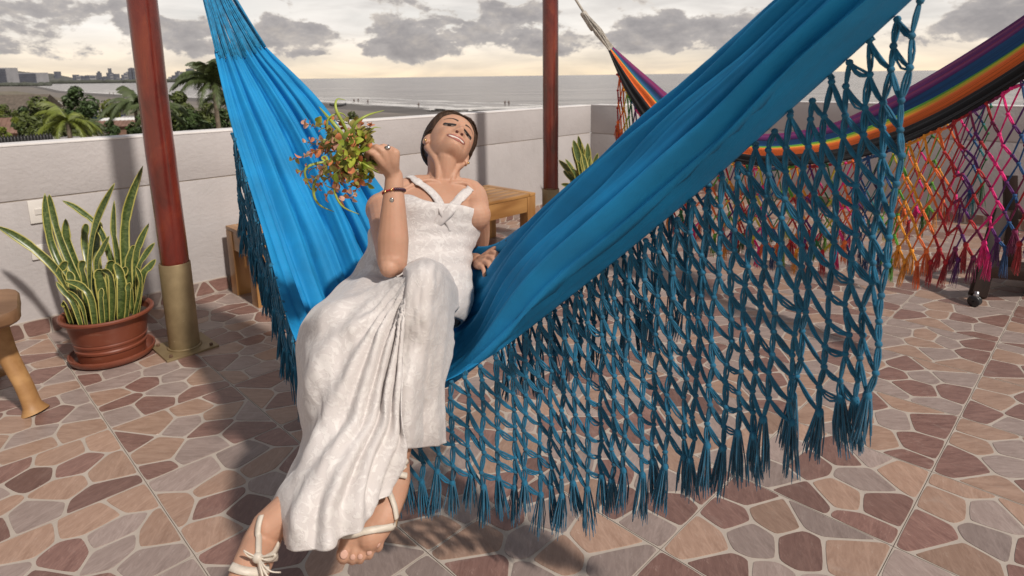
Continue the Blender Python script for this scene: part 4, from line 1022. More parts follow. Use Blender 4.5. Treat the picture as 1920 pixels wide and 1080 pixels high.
def fringe(root, o0, cols_, Lf, rowh, mats, colour, r, knot_r, seed, tas_L, tas_r, tas_n, both=False, wav=0.010, jitter=0.004, label=None, ply=2, sp=0.003):
    rs = random.Random(seed); mb = MB(); n = len(cols_); nodes = {}
    for i, (s_, p) in enumerate(cols_):
        L = Lf(s_); nr = max(2, int(L / rowh)); h = L / nr; o_ = 0.5 if i % 2 else 0.0
        swx = 0.006 * vnoise(i * 0.8, seed)
        for j in range(nr + 1):
            dz = (j + o_) * h if j else 0.012
            if j == 0 and o_: nodes[(i, -1)] = p - o0; 
            if j + o_ > nr + 0.25: continue
            q = p - o0 + Vector((rs.uniform(-jitter, jitter) + swx * j * 0.35, rs.uniform(-jitter, jitter) * 2.0 + 0.004 * j * vnoise(i * 0.5, seed + 4), -dz + rs.uniform(-jitter, jitter) * 1.5))
            nodes[(i, j)] = q
        nodes[(i, 'n')] = max(k_[1] for k_ in nodes if k_[0] == i and isinstance(k_[1], int)); nodes[(i, 'h')] = h
    for i in range(n):
        mi = colour(i); nj = nodes[(i, 'n')]
        if (i, -1) in nodes: cord(mb, nodes[(i, -1)], nodes[(i, 0)], 0, r, mi, 3, None, ply, sp, rs=rs)
        for j in range(nj + 1):
            q = nodes[(i, j)]
            mb.ball(q, (knot_r, knot_r * 0.9, knot_r * 0.85), None, 6, 4, mi)
            if j < nj and not both: cord(mb, q, nodes[(i, j + 1)], 0.0, r, mi, 5, Vector((1, 0.2, 0)), ply, sp, rs=rs)
        for di in ((1, -1) if both else (1,)):
            i2 = i + di
            if not 0 <= i2 < n: continue
            h = nodes[(i, 'h')]; up = nodes[(i2, 0)].z - nodes[(i, 0)].z - ((0.5 if i2 % 2 else 0) - (0.5 if i % 2 else 0)) * -h * 0
            e_i = cols_[i][1]; e_2 = cols_[i2][1]; rise = (e_2.z - e_i.z) / h
            want = 0.5 if rise < 0.15 else (1.5 if rise < 1.15 else 2.5)
            if both: want = 0.5
            oi_, o2 = (0.5 if i % 2 else 0), (0.5 if i2 % 2 else 0)
            for j in range(nj + 1):
                j2 = int(round(j + oi_ + want - o2))
                if (i2, j2) in nodes and j2 <= nodes[(i2, 'n')]:
                    cord(mb, nodes[(i, j)], nodes[(i2, j2)], wav * rs.uniform(0.4, 1.3) * (0.3 if both else 1), r, mi if rs.random() < 0.8 else colour(i2), 6, Vector((0.3, 0.2, 0.9)).normalized(), ply, sp, rs=rs)
    o = mb.build('fringe_net', mats, root); o['kind'] = 'stuff'
    for i in range(n):
        q = nodes[(i, nodes[(i, 'n')])]; tb_ = MB(); ll = tas_L * rs.uniform(0.85, 1.15)
        tb_.ball((0, 0, 0), (knot_r * 1.25, knot_r * 1.25, knot_r * 1.5), None, 6, 4, 0)
        tassel(tb_, Vector((0, 0, 0)), ll, tas_r, rs, 0, tas_n, Vector((rs.uniform(-0.012, 0.012), rs.uniform(-0.01, 0.01), 0)))
        tb_.build('tassel', mats[colour(i)], root, True, q)
    return o
near_cols = resample(lambda s_: cloth_pt(s_, 0.0), 0.9, 9.35, 0.040)
Ln = lambda s_: float(np.interp(s_, [0.9, 1.2, 2, 3, 3.7, 4.4, 5, 6, 7, 8, 9, 9.4], [0.28, 0.30, 0.20, 0.12, 0.11, 0.19, 0.285, 0.485, 0.585, 0.615, 0.66, 0.69]))
fringe(hm, h0, near_cols, Ln, 0.043, [M['blue_yarn_shaded']], lambda i: 0, 0.0024, 0.0070, 41, 0.100, 0.0155, 26, ply=3, wav=0.007, sp=0.0022)
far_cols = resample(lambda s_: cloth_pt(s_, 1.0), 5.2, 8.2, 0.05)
fringe(hm, h0, far_cols, lambda s_: 0.42, 0.055, [M['blue_yarn_shaded']], lambda i: 0, 0.0026, 0.0072, 43, 0.085, 0.011, 14, ply=2)

# ---- rainbow hammock behind
RB = dict(red=(0.40, 0.012, 0.02), orange=(0.85, 0.16, 0.03), amber=(0.78, 0.30, 0.02), yellow=(0.55, 0.45, 0.03), green=(0.10, 0.33, 0.03), dgreen=(0.012, 0.12, 0.035), teal=(0.01, 0.16, 0.19), blue=(0.012, 0.075, 0.22), navy=(0.018, 0.015, 0.075), purple=(0.10, 0.012, 0.13), maroon=(0.20, 0.012, 0.075), pink=(0.78, 0.012, 0.20), black=(0.006, 0.005, 0.006))
YN = list(RB); YM = [yarn_mat('yarn_' + k_, RB[k_]) for k_ in YN]; YI = {k_: i for i, k_ in enumerate(YN)}
RS = [((1142, 95, 4.10), (1150, 88, 4.16), 0.01), ((1182, 182, 3.95), (1222, 148, 4.10), 0.03), ((1245, 258, 3.72), (1290, 200, 3.95), 0.05), ((1390, 305, 3.35), (1400, 244, 3.65), 0.045), ((1530, 305, 3.05), (1530, 234, 3.38), 0.06), ((1640, 286, 2.86), (1640, 190, 3.15), 0.075), ((1760, 238, 2.62), (1750, 130, 2.92), 0.09), ((1892, 163, 2.40), (1895, 38, 2.62), 0.08), ((2010, 85, 2.2), (2030, -60, 2.4), 0.06)]
RN = [W(*a) for a, b, s in RS]; RF = [W(*b) for a, b, s in RS]; RG = [Vector((s, 0, 0)) for a, b, s in RS]; NR = len(RS) - 1
def rb_pt(s_, v):
    a, b, sg = crom(RN, s_), crom(RF, s_), crom(RG, s_).x
    c = (a + b) / 2 + Vector((-0.02, -0.05, -1.2 * sg))
    return a * (1 - v) ** 2 + c * 2 * v * (1 - v) + b * v * v
rb = empty('hammock', rb_pt(4, 0.5), 'rainbow striped hammock with multicoloured fringe hanging behind the blue one', 'hammock'); r0 = rb.location.copy()
t = NT('rainbow_cloth'); uvn = t.new('ShaderNodeUVMap'); sp = t.new('ShaderNodeSeparateXYZ'); t.l.new(uvn.outputs[0], sp.inputs[0])
stops = [(0.0, 'black'), (0.455, 'black'), (0.462, 'orange'), (0.56, 'orange'), (0.565, 'amber'), (0.595, 'amber'), (0.60, 'yellow'), (0.625, 'yellow'), (0.63, 'green'), (0.66, 'green'), (0.665, 'dgreen'), (0.675, 'teal'), (0.69, 'dgreen'), (0.70, 'teal'), (0.74, 'blue'), (0.79, 'blue'), (0.795, 'navy'), (0.80, 'purple'), (0.87, 'maroon'), (0.875, 'purple'), (0.95, 'maroon'), (1.0, 'purple')]  # the wide black near side is shade on the cloth, painted as a stripe
q = t.ramp(t.math('ADD', sp.outputs[1], t.math('MULTIPLY', t.math('SUBTRACT', t.noise(t.coord('UV', (0.5, 30, 1)), 3.0, 2), 0.5), 0.012)), [(p_, RB[c_]) for p_, c_ in stops])
ribs = t.wave(t.coord('UV'), 60, 0.5, 1, 8.0, 'SIN', 'X'); thr = t.noise(t.coord('UV', (0.6, 160, 1)), 1.0, 2)
M['rainbow'] = t.done(t.mix(t.ramp(thr, [(0.3, (0.5, 0.5, 0.5)), (0.5, (0, 0, 0))]), q, (0.01, 0.008, 0.01)), 0.8, t.bump(thr, 0.5, 0.003, t.bump(ribs, 0.3, 0.002)), Sheen_Weight=0.0)
rows = []; uvs = []
for i in range(121):
    s_ = NR * i / 120; row = []
    for j in range(61):
        v = j / 60; p = rb_pt(s_, v); e = 0.03
        n_ = (rb_pt(min(NR, s_ + e), v) - rb_pt(max(0, s_ - e), v)).cross(rb_pt(s_, min(1, v + e)) - rb_pt(s_, max(0, v - e))).normalized()
        a_ = min(1, s_ / 1.2) * 0.014
        p = p + n_ * a_ * (math.sin(v * 24 + 0.4 * math.sin(s_)) + 0.5 * math.sin(v * 47 + s_ * 0.3)); row.append(p - r0); uvs.append((s_ * 0.45, v))
    rows.append(row)
o = MB().grid(rows).build('cloth', M['rainbow'], rb); ul = o.data.uv_layers.new(name='UVMap')
for l in o.data.loops: ul.data[l.index].uv = uvs[l.vertex_index]
solid(o, 0.003)
ring_rb = W(1097, 27, 4.25); rs = random.Random(77)
for kk in range(26):
    v = (kk + 0.5) / 26; a = rb_pt(0, v); e = ring_rb + Vector((rs.uniform(-1, 1), rs.uniform(-1, 1), rs.uniform(-1, 1))) * 0.016
    m_ = (a + e) / 2 + Vector((rs.uniform(-1, 1), rs.uniform(-1, 1), rs.uniform(-1, 1))) * 0.014
    MB().tube([q - r0 for q in (a, m_, e)], 0.0045, 5).build('end_cord', M['rope'], rb)
MB().tube([q - r0 for q in spline([W(1092, 22, 4.25), W(1097, 30, 4.25), W(1112, 55, 4.22)], 8)], [0.012, 0.022, 0.024, 0.024, 0.023, 0.022, 0.022, 0.02], 10).build('whipping', M['rope'], rb)
MB().tube([q - r0 for q in (ring_rb, W(1080, 0, 4.3), W(1040, -70, 4.4))], 0.009, 8).build('rope', M['rope'], rb)
seq_near = ['red', 'orange', 'red', 'amber', 'orange', 'amber', 'yellow', 'green', 'dgreen', 'blue', 'purple', 'pink', 'maroon']
palette_n = ['blue', 'navy', 'blue', 'green', 'green', 'amber', 'amber', 'orange', 'orange', 'red', 'red', 'maroon', 'purple', 'red', 'maroon', 'pink', 'purple', 'blue', 'maroon', 'red', 'purple', 'blue', 'pink', 'pink', 'pink', 'navy', 'navy', 'dgreen', 'navy', 'green', 'dgreen']
ncols = resample(lambda s_: rb_pt(s_, 0.0) + Vector((0, 0, -0.005)), 0.5, 7.9, 0.031)
i0 = next(i for i, (s_, p) in enumerate(ncols) if s_ > 4.8)
def col_near(i):
    if i >= i0: return YI[palette_n[min((i - i0) * 5 // 6, len(palette_n) - 1)]]
    return YI[(['red', 'orange', 'red', 'orange', 'amber', 'yellow', 'green', 'dgreen', 'blue', 'purple', 'pink', 'red'])[min(11, i // 1) if i < 12 else (i * 5) % 12]]
LnR = lambda s_: float(np.interp(s_, [0.7, 1.5, 2.5, 4.5, 5.2, 6, 7, 7.9], [0.36, 0.44, 0.44, 0.46, 0.50, 0.60, 0.68, 0.70]))
fringe(rb, r0, ncols, LnR, 0.105, YM, col_near, 0.0036, 0.0095, 51, 0.11, 0.014, 22, both=True, wav=0.0, ply=2, sp=0.0048)
palette_f = ['dgreen', 'green', 'amber', 'orange', 'red', 'pink', 'purple', 'blue', 'teal', 'dgreen', 'green', 'yellow', 'amber', 'orange', 'orange', 'red', 'pink']
fcols = resample(lambda s_: rb_pt(s_, 1.0) + Vector((0.25, 0.55, -0.30)), 2.6, 7.6, 0.038)
fringe(rb, r0, fcols, lambda s_: 0.42 + 0.045 * (s_ - 2), 0.125, YM, lambda i: YI[palette_f[(i * 1) % len(palette_f)]], 0.0034, 0.0090, 53, 0.11, 0.014, 14, both=True, wav=0.0, ply=2, sp=0.0042)
# black trim cord and hem threads
MB().tube([q - r0 for q in [rb_pt(NR * i / 60, 0.0) for i in range(61)]], 0.006, 6).build('hem_cord', M['rainbow'], rb)
# ================================================================== THE WOMAN
t = NT('skin'); v = t.coord('Object')
n = t.noise(v, 9, 5, 0.6); n2 = t.noise(v, 38, 4, 0.6)
c = t.ramp(n, [(0.3, (0.430, 0.230, 0.150)), (0.7, (0.530, 0.305, 0.208))])
c = t.mix(t.math('MULTIPLY', t.ramp(n2, [(0.45, (0, 0, 0)), (0.7, (1, 1, 1))]), 0.16), c, (0.50, 0.20, 0.13))
M['skin'] = t.done(c, 0.56, t.bump(t.noise(v, 240, 3), 0.15, 0.0008, t.bump(t.noise(v, 30, 4), 0.10, 0.004)), Specular_IOR_Level=0.38, Subsurface_Weight=0.12, Subsurface_Radius=(0.012, 0.005, 0.003), Subsurface_Scale=0.6)
M['nail'] = simple('nail', (0.60, 0.36, 0.28), 0.25, 0.05)
M['lip'] = simple('lip', (0.42, 0.165, 0.135), 0.36, 0.1, 60)
M['teeth'] = simple('teeth', (0.66, 0.61, 0.55), 0.3, 0.03)
M['mouth'] = simple('mouth_inside', (0.10, 0.025, 0.02), 0.6, 0.1)
M['lash'] = simple('lashes', (0.014, 0.009, 0.008), 0.6, 0.1); M['brow'] = simple('brow', (0.055, 0.030, 0.020), 0.7, 0.2, 90)
M['eye_white'] = simple('eye_white', (0.30, 0.24, 0.21), 0.15, 0.02); M['iris'] = simple('iris', (0.03, 0.016, 0.01), 0.12, 0.1)
t = NT('hair'); v = t.coord('UV', (1.5, 70, 1))
n = t.noise(v, 1.6, 5, 0.6)
M['hair'] = t.done(t.ramp(n, [(0.3, (0.016, 0.0095, 0.0065)), (0.7, (0.085, 0.048, 0.030))]), 0.40, t.bump(n, 0.5, 0.004), Specular_IOR_Level=0.25)
t = NT('brocade'); v = t.coord('Object')
p1 = t.ramp(t.noise(v, 34, 4, 0.6, 2.2), [(0.50, (0, 0, 0)), (0.56, (1, 1, 1))]); n = t.noise(v, 6, 5)
c = t.mix(p1, t.ramp(n, [(0.3, (0.54, 0.495, 0.48)), (0.7, (0.60, 0.555, 0.54))]), (0.64, 0.60, 0.58))
rr0 = t.math('SUBTRACT', 0.80, t.math('MULTIPLY', p1, 0.20))
cr = t.noise(v, 32, 6, 0.62, 0.5)
M['dress'] = t.done(c, rr0, t.bump(p1, 0.30, 0.0022, t.bump(cr, 0.22, 0.006)), Sheen_Weight=0.2, Sheen_Roughness=0.4)
M['strap'] = simple('dress_strap', (0.66, 0.615, 0.585), 0.6, 0.08, 20, 0.3, 60)
M['leather'] = simple('pale_leather', (0.60, 0.53, 0.45), 0.5, 0.1, 30, 0.15, 80)
M['sole'] = simple('sole', (0.30, 0.20, 0.12), 0.6, 0.15, 20)
M['gold_metal'] = simple('gold_metal', (0.75, 0.50, 0.20), 0.25, 0.05, Metallic=1.0); M['silver'] = simple('silver', (0.55, 0.54, 0.52), 0.25, 0.1, Metallic=1.0)

BODY = MB()
def cm(a): return [np.array(q) for q in a]
def limb(pts, radii, n=18, m=22, flat=1.0, up=None):
    P = spline([Vector(p) for p in pts], m); r = list(np.interp(np.linspace(0, len(pts) - 1, m), range(len(pts)), radii))
    BODY.tube(P, r, n, 0, True, flat, up); BODY.ball(P[0], r[0] * 0.99, None, 14, 10); BODY.ball(P[-1], r[-1] * 0.99, None, 14, 10)
# ---- joints, measured off the photograph
hipR, hipL = W(730, 585, 1.72), W(800, 575, 1.74)
kneeR, ankR = W(645, 660, 1.345), W(503, 988, 1.150)
kneeL, ankL = W(784, 552, 1.360), W(738, 862, 1.295)
shR, shL = W(718, 392, 1.775), W(889, 403, 1.835)
elbR, wriR = W(736, 488, 1.50), W(739, 330, 1.515)
elbL, wriL = W(884, 488, 2.07), W(898, 492, 1.87)
neckB = W(832, 352, 1.915)
pelv = (hipR + hipL) / 2
lat = (shL - shR).normalized(); axis = (neckB - pelv).normalized()
fwd = lat.cross(axis).normalized()
if fwd.y > 0: fwd = -fwd
def ring(c, w, dp, n=40, e=2.3, back=1.0, l=None, f=None):
    l = l or lat; f = f or fwd; out = []
    for i in range(n):
        a = 2 * PI * i / n; ca, sa = math.cos(a), math.sin(a)
        x = math.copysign(abs(ca) ** (2 / e), ca) * w; y = math.copysign(abs(sa) ** (2 / e), sa) * dp * (1 if sa > 0 else back)
        out.append(c + l * x + f * y)
    return out
def along(t_): return pelv + (neckB - pelv) * t_
TOR = [(along(-0.16), 0.130, 0.085), (along(-0.05), 0.160, 0.105), (along(0.10), 0.162, 0.108), (along(0.28), 0.136, 0.096), (along(0.46), 0.119, 0.088), (along(0.60), 0.130, 0.096), (along(0.72), 0.144, 0.102), (along(0.84), 0.154, 0.090), (along(0.93), 0.138, 0.068), (along(1.0), 0.080, 0.056), (along(1.06), 0.054, 0.052)]
def torso_rows(grow=0.0, m=44, n=40):
    C = [Vector(c) for c, w, d in TOR]; Wd = [Vector((w, d, 0)) for c, w, d in TOR]; rows = []
    for i in range(m):
        t_ = (len(TOR) - 1) * i / (m - 1); c, wd = crom(C, t_), crom(Wd, t_); rows.append(ring(c, wd.x + grow, wd.y + grow, n))
    return rows
rows = torso_rows(); BODY.grid(rows, 0, True); n = 40; b0 = len(BODY.v) - 44 * 40
BODY.f.append(tuple(b0 + j for j in range(n - 1, -1, -1))); BODY.m.append(0); BODY.f.append(tuple(b0 + 43 * n + j for j in range(n))); BODY.m.append(0)
bustc = along(0.70)
for sg in (-1, 1): BODY.ball(bustc + lat * sg * 0.070 + fwd * 0.055, (0.056, 0.044, 0.052), None, 18, 12)
# shoulders, collar bones
for S, sg in ((shR, -1), (shL, 1)):
    BODY.ball(S, (0.050, 0.049, 0.049), None, 16, 12)
    limb([along(0.985) + lat * sg * 0.03, along(0.955) + lat * sg * 0.09, S - axis * 0.0], [0.040, 0.046, 0.047], m=10)
    limb([along(0.97) + lat * sg * 0.018 + fwd * 0.056, along(0.965) + lat * sg * 0.07 + fwd * 0.060, S + axis * 0.034 + fwd * 0.012 - lat * sg * 0.01], [0.0085, 0.0075, 0.009], 10, 14)
# ---- arms
limb([shR, shR * 0.6 + elbR * 0.4, shR * 0.25 + elbR * 0.75, elbR], [0.046, 0.042, 0.038, 0.037])
limb([elbR + (elbR - wriR).normalized() * 0.004, elbR * 0.75 + wriR * 0.25, elbR * 0.45 + wriR * 0.55, elbR * 0.15 + wriR * 0.85, wriR], [0.036, 0.0385, 0.0315, 0.0235, 0.0215], flat=0.92, up=Vector((0, 1, 0)))
BODY.ball(elbR + Vector((-0.004, -0.022, -0.012)), 0.024, None, 12, 8)
limb([shL, shL * 0.5 + elbL * 0.5 + lat * 0.012, elbL], [0.046, 0.041, 0.036])
limb([elbL, elbL * 0.6 + wriL * 0.4, wriL], [0.038, 0.036, 0.024])
# ---- right hand (holds the stems), left hand (rests on the hem)
def finger(pts, r):
    P = spline([Vector(p) for p in pts], 12); rr_ = [r * (1 - 0.22 * i / 11) for i in range(12)]
    rr_[5] *= 1.06; BODY.tube(P, rr_, 10); BODY.ball(P[0], r, None, 10, 8); BODY.ball(P[-1], rr_[-1] * 0.99, None, 10, 8)
HR = dict(i=[(716, 308, 1.500), (706, 293, 1.468), (692, 285, 1.462), (687, 296, 1.480), (689, 305, 1.492)], m=[(723, 303, 1.498), (717, 284, 1.470), (703, 276, 1.468), (697, 288, 1.490), (698, 299, 1.503)],
          r=[(731, 302, 1.502), (730, 282, 1.476), (717, 275, 1.475), (709, 286, 1.497), (709, 297, 1.512)], p=[(738, 304, 1.508), (742, 287, 1.486), (732, 279, 1.486), (723, 287, 1.507), (721, 296, 1.518)])
for k_, r in (('i', 0.0088), ('m', 0.0090), ('r', 0.0086), ('p', 0.0076)): finger([W(*q) for q in HR[k_]], r)
finger([W(728, 320, 1.505), W(712, 319, 1.490), W(697, 311, 1.484), W(686, 303, 1.484)], 0.0098)
for k_ in 'imrp':                                      # metacarpals make one palm
    a, b = wriR + (W(736, 322, 1.51) - wriR) * 0.6, W(*HR[k_][1]); BODY.tube(spline([a, (a + b) / 2 + Vector((0, -0.006, 0.002)), b], 8), [0.017, 0.0165, 0.015, 0.014, 0.0135, 0.0125, 0.0115, 0.0108], 10); BODY.ball(b, 0.0106, None, 10, 8)
BODY.tube([wriR, W(726, 312, 1.502)], [0.021, 0.019], 12); BODY.ball(W(727, 311, 1.502), (0.023, 0.016, 0.022), None, 12, 8)
HL = [[(905, 486, 1.83), (918, 476, 1.79), (928, 474, 1.76), (934, 482, 1.745), (936, 492, 1.74)], [(904, 490, 1.82), (915, 484, 1.77), (924, 485, 1.74), (928, 494, 1.725), (929, 503, 1.72)], [(901, 494, 1.82), (909, 492, 1.76), (916, 495, 1.73), (919, 504, 1.715), (919, 511, 1.71)], [(897, 497, 1.82), (901, 499, 1.76), (906, 503, 1.735), (908, 511, 1.72), (908, 516, 1.715)]]
for q, r in zip(HL, (0.0088, 0.009, 0.0086, 0.0076)):
    P = [W(*a) for a in q]; finger(P, r); BODY.tube([wriL, P[0], P[1]], [0.018, 0.015, 0.0105], 10)
finger([W(908, 480, 1.83), W(922, 470, 1.80), W(933, 465, 1.785), W(940, 463, 1.775)], 0.0098)
# ---- legs
limb([hipR, hipR * 0.5 + kneeR * 0.5 + Vector((0, 0, 0.004)), kneeR], [0.090, 0.078, 0.058])
limb([kneeR, W(655, 770, 1.310), W(618, 880, 1.240), W(556, 943, 1.182), ankR], [0.052, 0.052, 0.045, 0.036, 0.031])
limb([hipL, hipL * 0.5 + kneeL * 0.5 - Vector((0, 0, 0.02)), kneeL], [0.085, 0.070, 0.050])
limb([kneeL, kneeL * 0.72 + ankL * 0.28 + Vector((0, 0.022, -0.005)), kneeL * 0.4 + ankL * 0.6 + Vector((0, 0.006, 0)), ankL], [0.048, 0.052, 0.041, 0.032])
# left foot: seen from the front, toes hanging down
ballL = W(693, 1003, 1.205); heelL = W(748, 900, 1.36)
limb([ankL, W(737, 905, 1.275), W(718, 955, 1.232), ballL], [0.033, 0.034, 0.035, 0.030], m=16, flat=0.72, up=Vector((0, -1, 0.35)))
limb([ankL, heelL], [0.030, 0.026], m=6); limb([heelL, W(725, 965, 1.285), W(700, 1010, 1.235)], [0.025, 0.022, 0.020], m=10)
for a, b, r0_, r1 in (((668, 992, 1.200), (652, 1015, 1.195), 0.020, 0.014), ((682, 996, 1.200), (670, 1016, 1.193), 0.017, 0.011), ((696, 998, 1.203), (684, 1016, 1.195), 0.016, 0.0105), ((710, 994, 1.208), (700, 1010, 1.200), 0.016, 0.010), ((724, 984, 1.214), (719, 1001, 1.210), 0.016, 0.0095)): limb([W(*a), W(*b)], [r0_, r1 * 1.12], 12, 6)
TOES_L = [((651, 1014, 1.195), (645, 1034, 1.188), (645, 1044, 1.192), 0.0142), ((669, 1015, 1.193), (662, 1038, 1.186), (661, 1050, 1.191), 0.0098), ((683, 1015, 1.195), (676, 1037, 1.188), (675, 1049, 1.193), 0.0094), ((699, 1010, 1.200), (693, 1031, 1.194), (692, 1041, 1.198), 0.0092), ((719, 1000, 1.210), (712, 1017, 1.204), (709, 1027, 1.208), 0.0090)]
def toes(T): 
    for a, b, c_, r in T: P = [W(*a), W(*b), W(*c_)]; BODY.tube(spline(P, 8), [r * 1.0, r * 0.98, r * 0.94, r * 0.92, r * 0.98, r * 1.05, r * 1.04, r * 0.92], 12); BODY.ball(P[0], r, None, 10, 8); BODY.ball(P[2], r * 0.95, None, 10, 8)
toes(TOES_L)
# right foot: points down to the left, toes past the lower edge of the picture
limb([ankR, W(489, 1022, 1.135), W(472, 1062, 1.085), W(452, 1110, 1.045)], [0.032, 0.035, 0.035, 0.030], m=16, flat=0.78, up=Vector((0.5, -0.6, 0.3)))
limb([ankR, W(480, 1015, 1.185)], [0.030, 0.026], m=6); limb([W(480, 1015, 1.185), W(455, 1075, 1.12), W(437, 1120, 1.065)], [0.026, 0.023, 0.021], m=10)
TOES_R = [((462, 1118, 1.030), (458, 1140, 1.018), (456, 1152, 1.016), 0.0142), ((450, 1120, 1.034), (443, 1145, 1.022), (441, 1157, 1.02), 0.0098), ((440, 1120, 1.040), (431, 1143, 1.03), (429, 1153, 1.028), 0.0094), ((430, 1116, 1.046), (420, 1137, 1.036), (418, 1146, 1.034), 0.0092), ((421, 1110, 1.052), (411, 1126, 1.044), (409, 1135, 1.042), 0.0090)]
toes(TOES_R)

# ---- head
HC = W(844, 268, 1.97)                                # between the ears at eye height
toC = (Vector((0, 0, EYE)) - HC).normalized()
rgt = toC.cross(Vector((0, 0, 1))).normalized() * -1
if rgt.x < 0: rgt = -rgt
upi = rgt.cross(toC).normalized() * -1
if upi.z < 0: upi = -upi
roll_, pit_, yaw_ = math.radians(18), math.radians(57), math.radians(14)
up2 = upi * math.cos(roll_) + rgt * math.sin(roll_); rg2 = rgt * math.cos(roll_) - upi * math.sin(roll_)
hf = toC * math.cos(pit_) + up2 * math.sin(pit_); hu = up2 * math.cos(pit_) - toC * math.sin(pit_)
hf2 = hf * math.cos(yaw_) + rg2 * math.sin(yaw_); hr = rg2 * math.cos(yaw_) - hf * math.sin(yaw_)
HM = Matrix((hr, hf2, hu)).transposed()               # head axes: x to her left, y to the face, z to the crown
def HP(x, y, z): return HC + HM @ (Vector((x, y - 0.012, z)) * 1.01)
PZ = [-.1085, -.106, -.099, -.090, -.078, -.062, -.045, -.02, 0.0, .022, .045, .068, .088, .101, .107]
PF = [.062, .070, .0775, .0815, .0825, .0825, .0815, .0800, .0785, .0850, .0855, .078, .060, .034, .004]
PB = [.044, .034, .020, .002, -.018, -.045, -.068, -.085, -.095, -.100, -.099, -.091, -.072, -.045, -.014]
PW = [.008, .019, .0285, .0375, .0460, .0545, .0605, .0660, .0690, .0710, .0715, .0660, .0530, .0340, .008]
def hsec(z):
    return float(np.interp(z, PZ, PF)), float(np.interp(z, PZ, PB)), float(np.interp(z, PZ, PW))
def G(x, z, cx, cz, sx, sz): return math.exp(-((x - cx) / sx) ** 2 - ((z - cz) / sz) ** 2)
def feat(x, z):
    ax = abs(x)
    nh = float(np.interp(z, [-.054, -.049, -.044, -.037, -.026, -.010, .004, .018, .03], [0, .004, .0165, .0260, .0205, .0130, .0080, .003, 0]))
    nw = float(np.interp(z, [-.05, -.037, -.02, .005, .02], [.0145, .0130, .0095, .0085, .012]))
    d = nh * math.exp(-(x / nw) ** 2)
    d += .0085 * G(ax, z, .0140, -.0415, .0060, .0065)
    d += -.0105 * G(ax, z, .0315, .000, .0150, .0105) + .0050 * G(ax, z, .0315, .0005, .0115, .0062)
    d += .0035 * G(ax, z, .030, .0205, .020, .007)
    d += .0075 * G(ax, z, .0400, -.0340, .0170, .0160)
    d += -.0045 * G(ax, z, .0335, -.0610, .0060, .0160)          # smile fold
    d -= .0045 * min(1.3, (ax / .030) ** 2) * math.exp(-((z + .069) / .017) ** 2)
    d += .0035 * G(x, z, 0, -.0590, .024, .006) + .0045 * G(x, z, 0, -.0830, .018, .005)
    d += -.0045 * G(x, z, 0, -.0905, .016, .0035) + .0060 * G(x, z, 0, -.0985, .014, .008)
    return d
def face(x, z, out=0.0):
    f, b, w = hsec(z); s_ = max(-0.98, min(0.98, x / w)); c = math.sqrt(1 - s_ * s_); yc = (f + b) / 2 * 0.35
    y = yc + (f - yc) * c ** 0.80
    return HP(x, y + feat(x, z) * min(1, c * 1.6) + out, z)
rows = []; zz = list(np.interp(np.linspace(0, 1, 84), [0, 0.08, 0.85, 0.97, 1], [-.1085, -.1045, .068, .103, .107]))
zz = [float(np.interp(k_ / 4, range(len(PZ)), PZ)) for k_ in range(4 * (len(PZ) - 1) + 1)]
for z in zz:
    f, b, w = hsec(z); yc = (f + b) / 2 * 0.35; row = []
    for j in range(96):
        a = 2 * PI * j / 96; s_, c = math.sin(a), math.cos(a); x = w * s_
        if c >= 0: y = yc + (f - yc) * c ** 0.80 + feat(x, z) * min(1, c * 1.6)
        else: y = yc + (yc - b) * -(abs(c) ** 0.9)
        row.append(HP(x, y, z))
    rows.append(row)
b0 = len(BODY.v); BODY.grid(rows, 0, True); R_ = len(rows)
BODY.f.append(tuple(b0 + j for j in range(95, -1, -1))); BODY.m.append(0); BODY.f.append(tuple(b0 + (R_ - 1) * 96 + j for j in range(96))); BODY.m.append(0)
for sg in (-1, 1):                                     # ears
    A_ = HM @ Matrix.Rotation(sg * 0.45, 3, 'Z') @ Matrix.Rotation(-0.25, 3, 'X')
    e0 = HP(sg * 0.0705, -0.004, -0.014)
    BODY.ball(e0, (0.0075, 0.0165, 0.028), A_, 14, 10); BODY.ball(HP(sg * 0.0700, 0.003, -0.041), (0.0060, 0.0090, 0.0110), A_, 10, 8)
# neck with its two cords
nb = along(1.0) - fwd * 0.008; nt_ = HP(0, -0.012, -0.055)
limb([nb - axis * 0.03, nb * 0.5 + nt_ * 0.5, nt_], [0.058, 0.0505, 0.0520], m=16)
limb([along(0.99) + fwd * 0.020, HP(0, 0.020, -0.090)], [0.030, 0.030], m=8)
for sg in (-1, 1): limb([along(0.965) + lat * sg * 0.020 + fwd * 0.046, (along(1.0) + HP(sg * 0.045, 0.0, -0.06)) / 2 + fwd * 0.036 + lat * sg * 0.006, HP(sg * 0.056, -0.012, -0.045)], [0.0095, 0.0125, 0.015], 10, 14)

